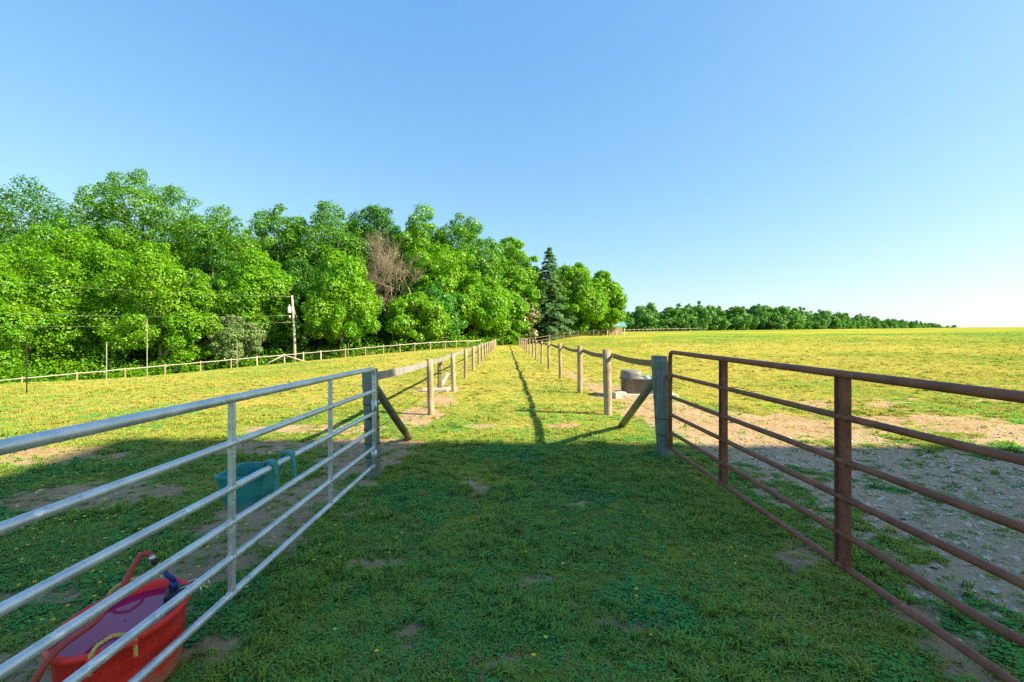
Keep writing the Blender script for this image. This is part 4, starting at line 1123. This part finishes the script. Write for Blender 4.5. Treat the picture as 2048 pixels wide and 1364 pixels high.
sxy = (1 + .055 * np.clip(dd - 3, 0, 60)) * rng.uniform(.75, 1.3, n); sz = (1 + .012 * np.clip(dd - 3, 0, 60)) * rng.uniform(.34, .82, n) * (.55 + .7 * clump)
sz = np.where(idx == 3, sz * 1.35, sz)
scl = np.stack([sxy, sxy, sz], -1); rot = np.stack([rng.normal(0, .12, n), rng.normal(0, .12, n), rng.uniform(0, 6.28, n)], -1)
P = np.stack([gx, gy, HT(gx, gy)], -1)
go = points_obj('grass', P, idx, scl, rot, dry_lit); tag(go, 'short mown grass and clover covering the lane and pastures', 'grass', kind='stuff')
scatter_gn(go, tcol)
print('tufts', n)
# gravel
scol = bpy.data.collections.new('stone_kinds')
for s in range(4):
    rg = np.random.default_rng(300 + s); m = MB()
    phi = [(0, 0, 1)] + [(math.cos(a) * .87, math.sin(a) * .87, .4) for a in np.arange(0, 6.2, 1.2566)] + [(math.cos(a + .6) * .9, math.sin(a + .6) * .9, -.35) for a in np.arange(0, 6.2, 1.2566)]
    vs = [Vector(v) * rg.uniform(.7, 1.25) for v in phi]
    fs = [(0, 1 + k, 1 + (k + 1) % 5) for k in range(5)] + [(1 + k, 6 + k, 1 + (k + 1) % 5) for k in range(5)] + [(1 + (k + 1) % 5, 6 + k, 6 + (k + 1) % 5) for k in range(5)]
    m.add(vs, fs); scol.objects.link(bpy.data.objects.new('stone_%d' % s, m.mesh('stone', M['stone'])))
n = 30000
x_ = rng.uniform(2.0, 9.5, n); y_ = rng.random(n) ** 1.2 * 7.5 + .6
k = (rng.random(n) < gravel_f(x_, y_) * bare_f(x_, y_)) & (x_ < 1.25 * y_ + 1) & ((x_ < BX0 - .1) | (y_ > BY1))
x_, y_ = x_[k], y_[k]
x2 = rng.uniform(-7, 9, 5000); y2 = rng.uniform(1.2, 13, 5000); k = rng.random(5000) < bare_f(x2, y2) * .3
x_ = np.concatenate([x_, x2[k]]); y_ = np.concatenate([y_, y2[k]]); n = len(x_)
s = .004 + .022 * rng.random(n) ** 6 + .005 * rng.random(n)
scl = np.stack([s * rng.uniform(.8, 1.5, n), s * rng.uniform(.8, 1.4, n), s * rng.uniform(.4, .8, n)], -1)
gvo = points_obj('gravel', np.stack([x_, y_, HT(x_, y_) + s * .15], -1), rng.integers(0, 4, n), scl, np.stack([rng.normal(0, .3, n), rng.normal(0, .3, n), rng.uniform(0, 6.28, n)], -1), s)
tag(gvo, 'loose grey gravel and small stones on the bare ground by the rusty gate', 'gravel', kind='stuff'); scatter_gn(gvo, scol)
# yellow flowers
fx = []; fy = []
for cx, cy, rx, ry, nn in ((-3.6, 3.2, 1.8, 1.3, 130), (-5.2, 5.3, 1.8, .9, 90), (-1.9, 3.6, .9, 1.0, 26), (-8, 9, 6, 3, 160), (0, 3.0, 1.6, 1.3, 14), (-4.2, 4.2, .7, .5, 50), (1.5, 3, .8, .9, 5)):
    fx.append(rng.normal(cx, rx * .5, nn)); fy.append(rng.normal(cy, ry * .5, nn))
fx = np.concatenate(fx); fy = np.concatenate(fy); k = (fy > 1) & (((fx - TX) / .26) ** 2 + ((fy - TY) / .33) ** 2 > 1); fx, fy = fx[k], fy[k]
PP = []; 
for x0, y0 in zip(fx, fy):
    c = np.array([x0, y0, gz(x0, y0) + rng.uniform(.035, .06)])
    for q in range(5):
        a = q * 1.2566 + x0; PP.append(c + np.array([math.cos(a), math.sin(a), .15]) * .0065)
PP = np.array(PP)
o = link('buttercup_flowers', quads_mesh('flowers', leaf_quads(PP, np.array([0, -.2, 1.0]) + rng.normal(size=PP.shape) * .15, .011, rng, .9, .1), M['flower'])); tag(o, 'tiny yellow wildflowers dotted through the grass by the gates', 'wildflowers', kind='stuff')
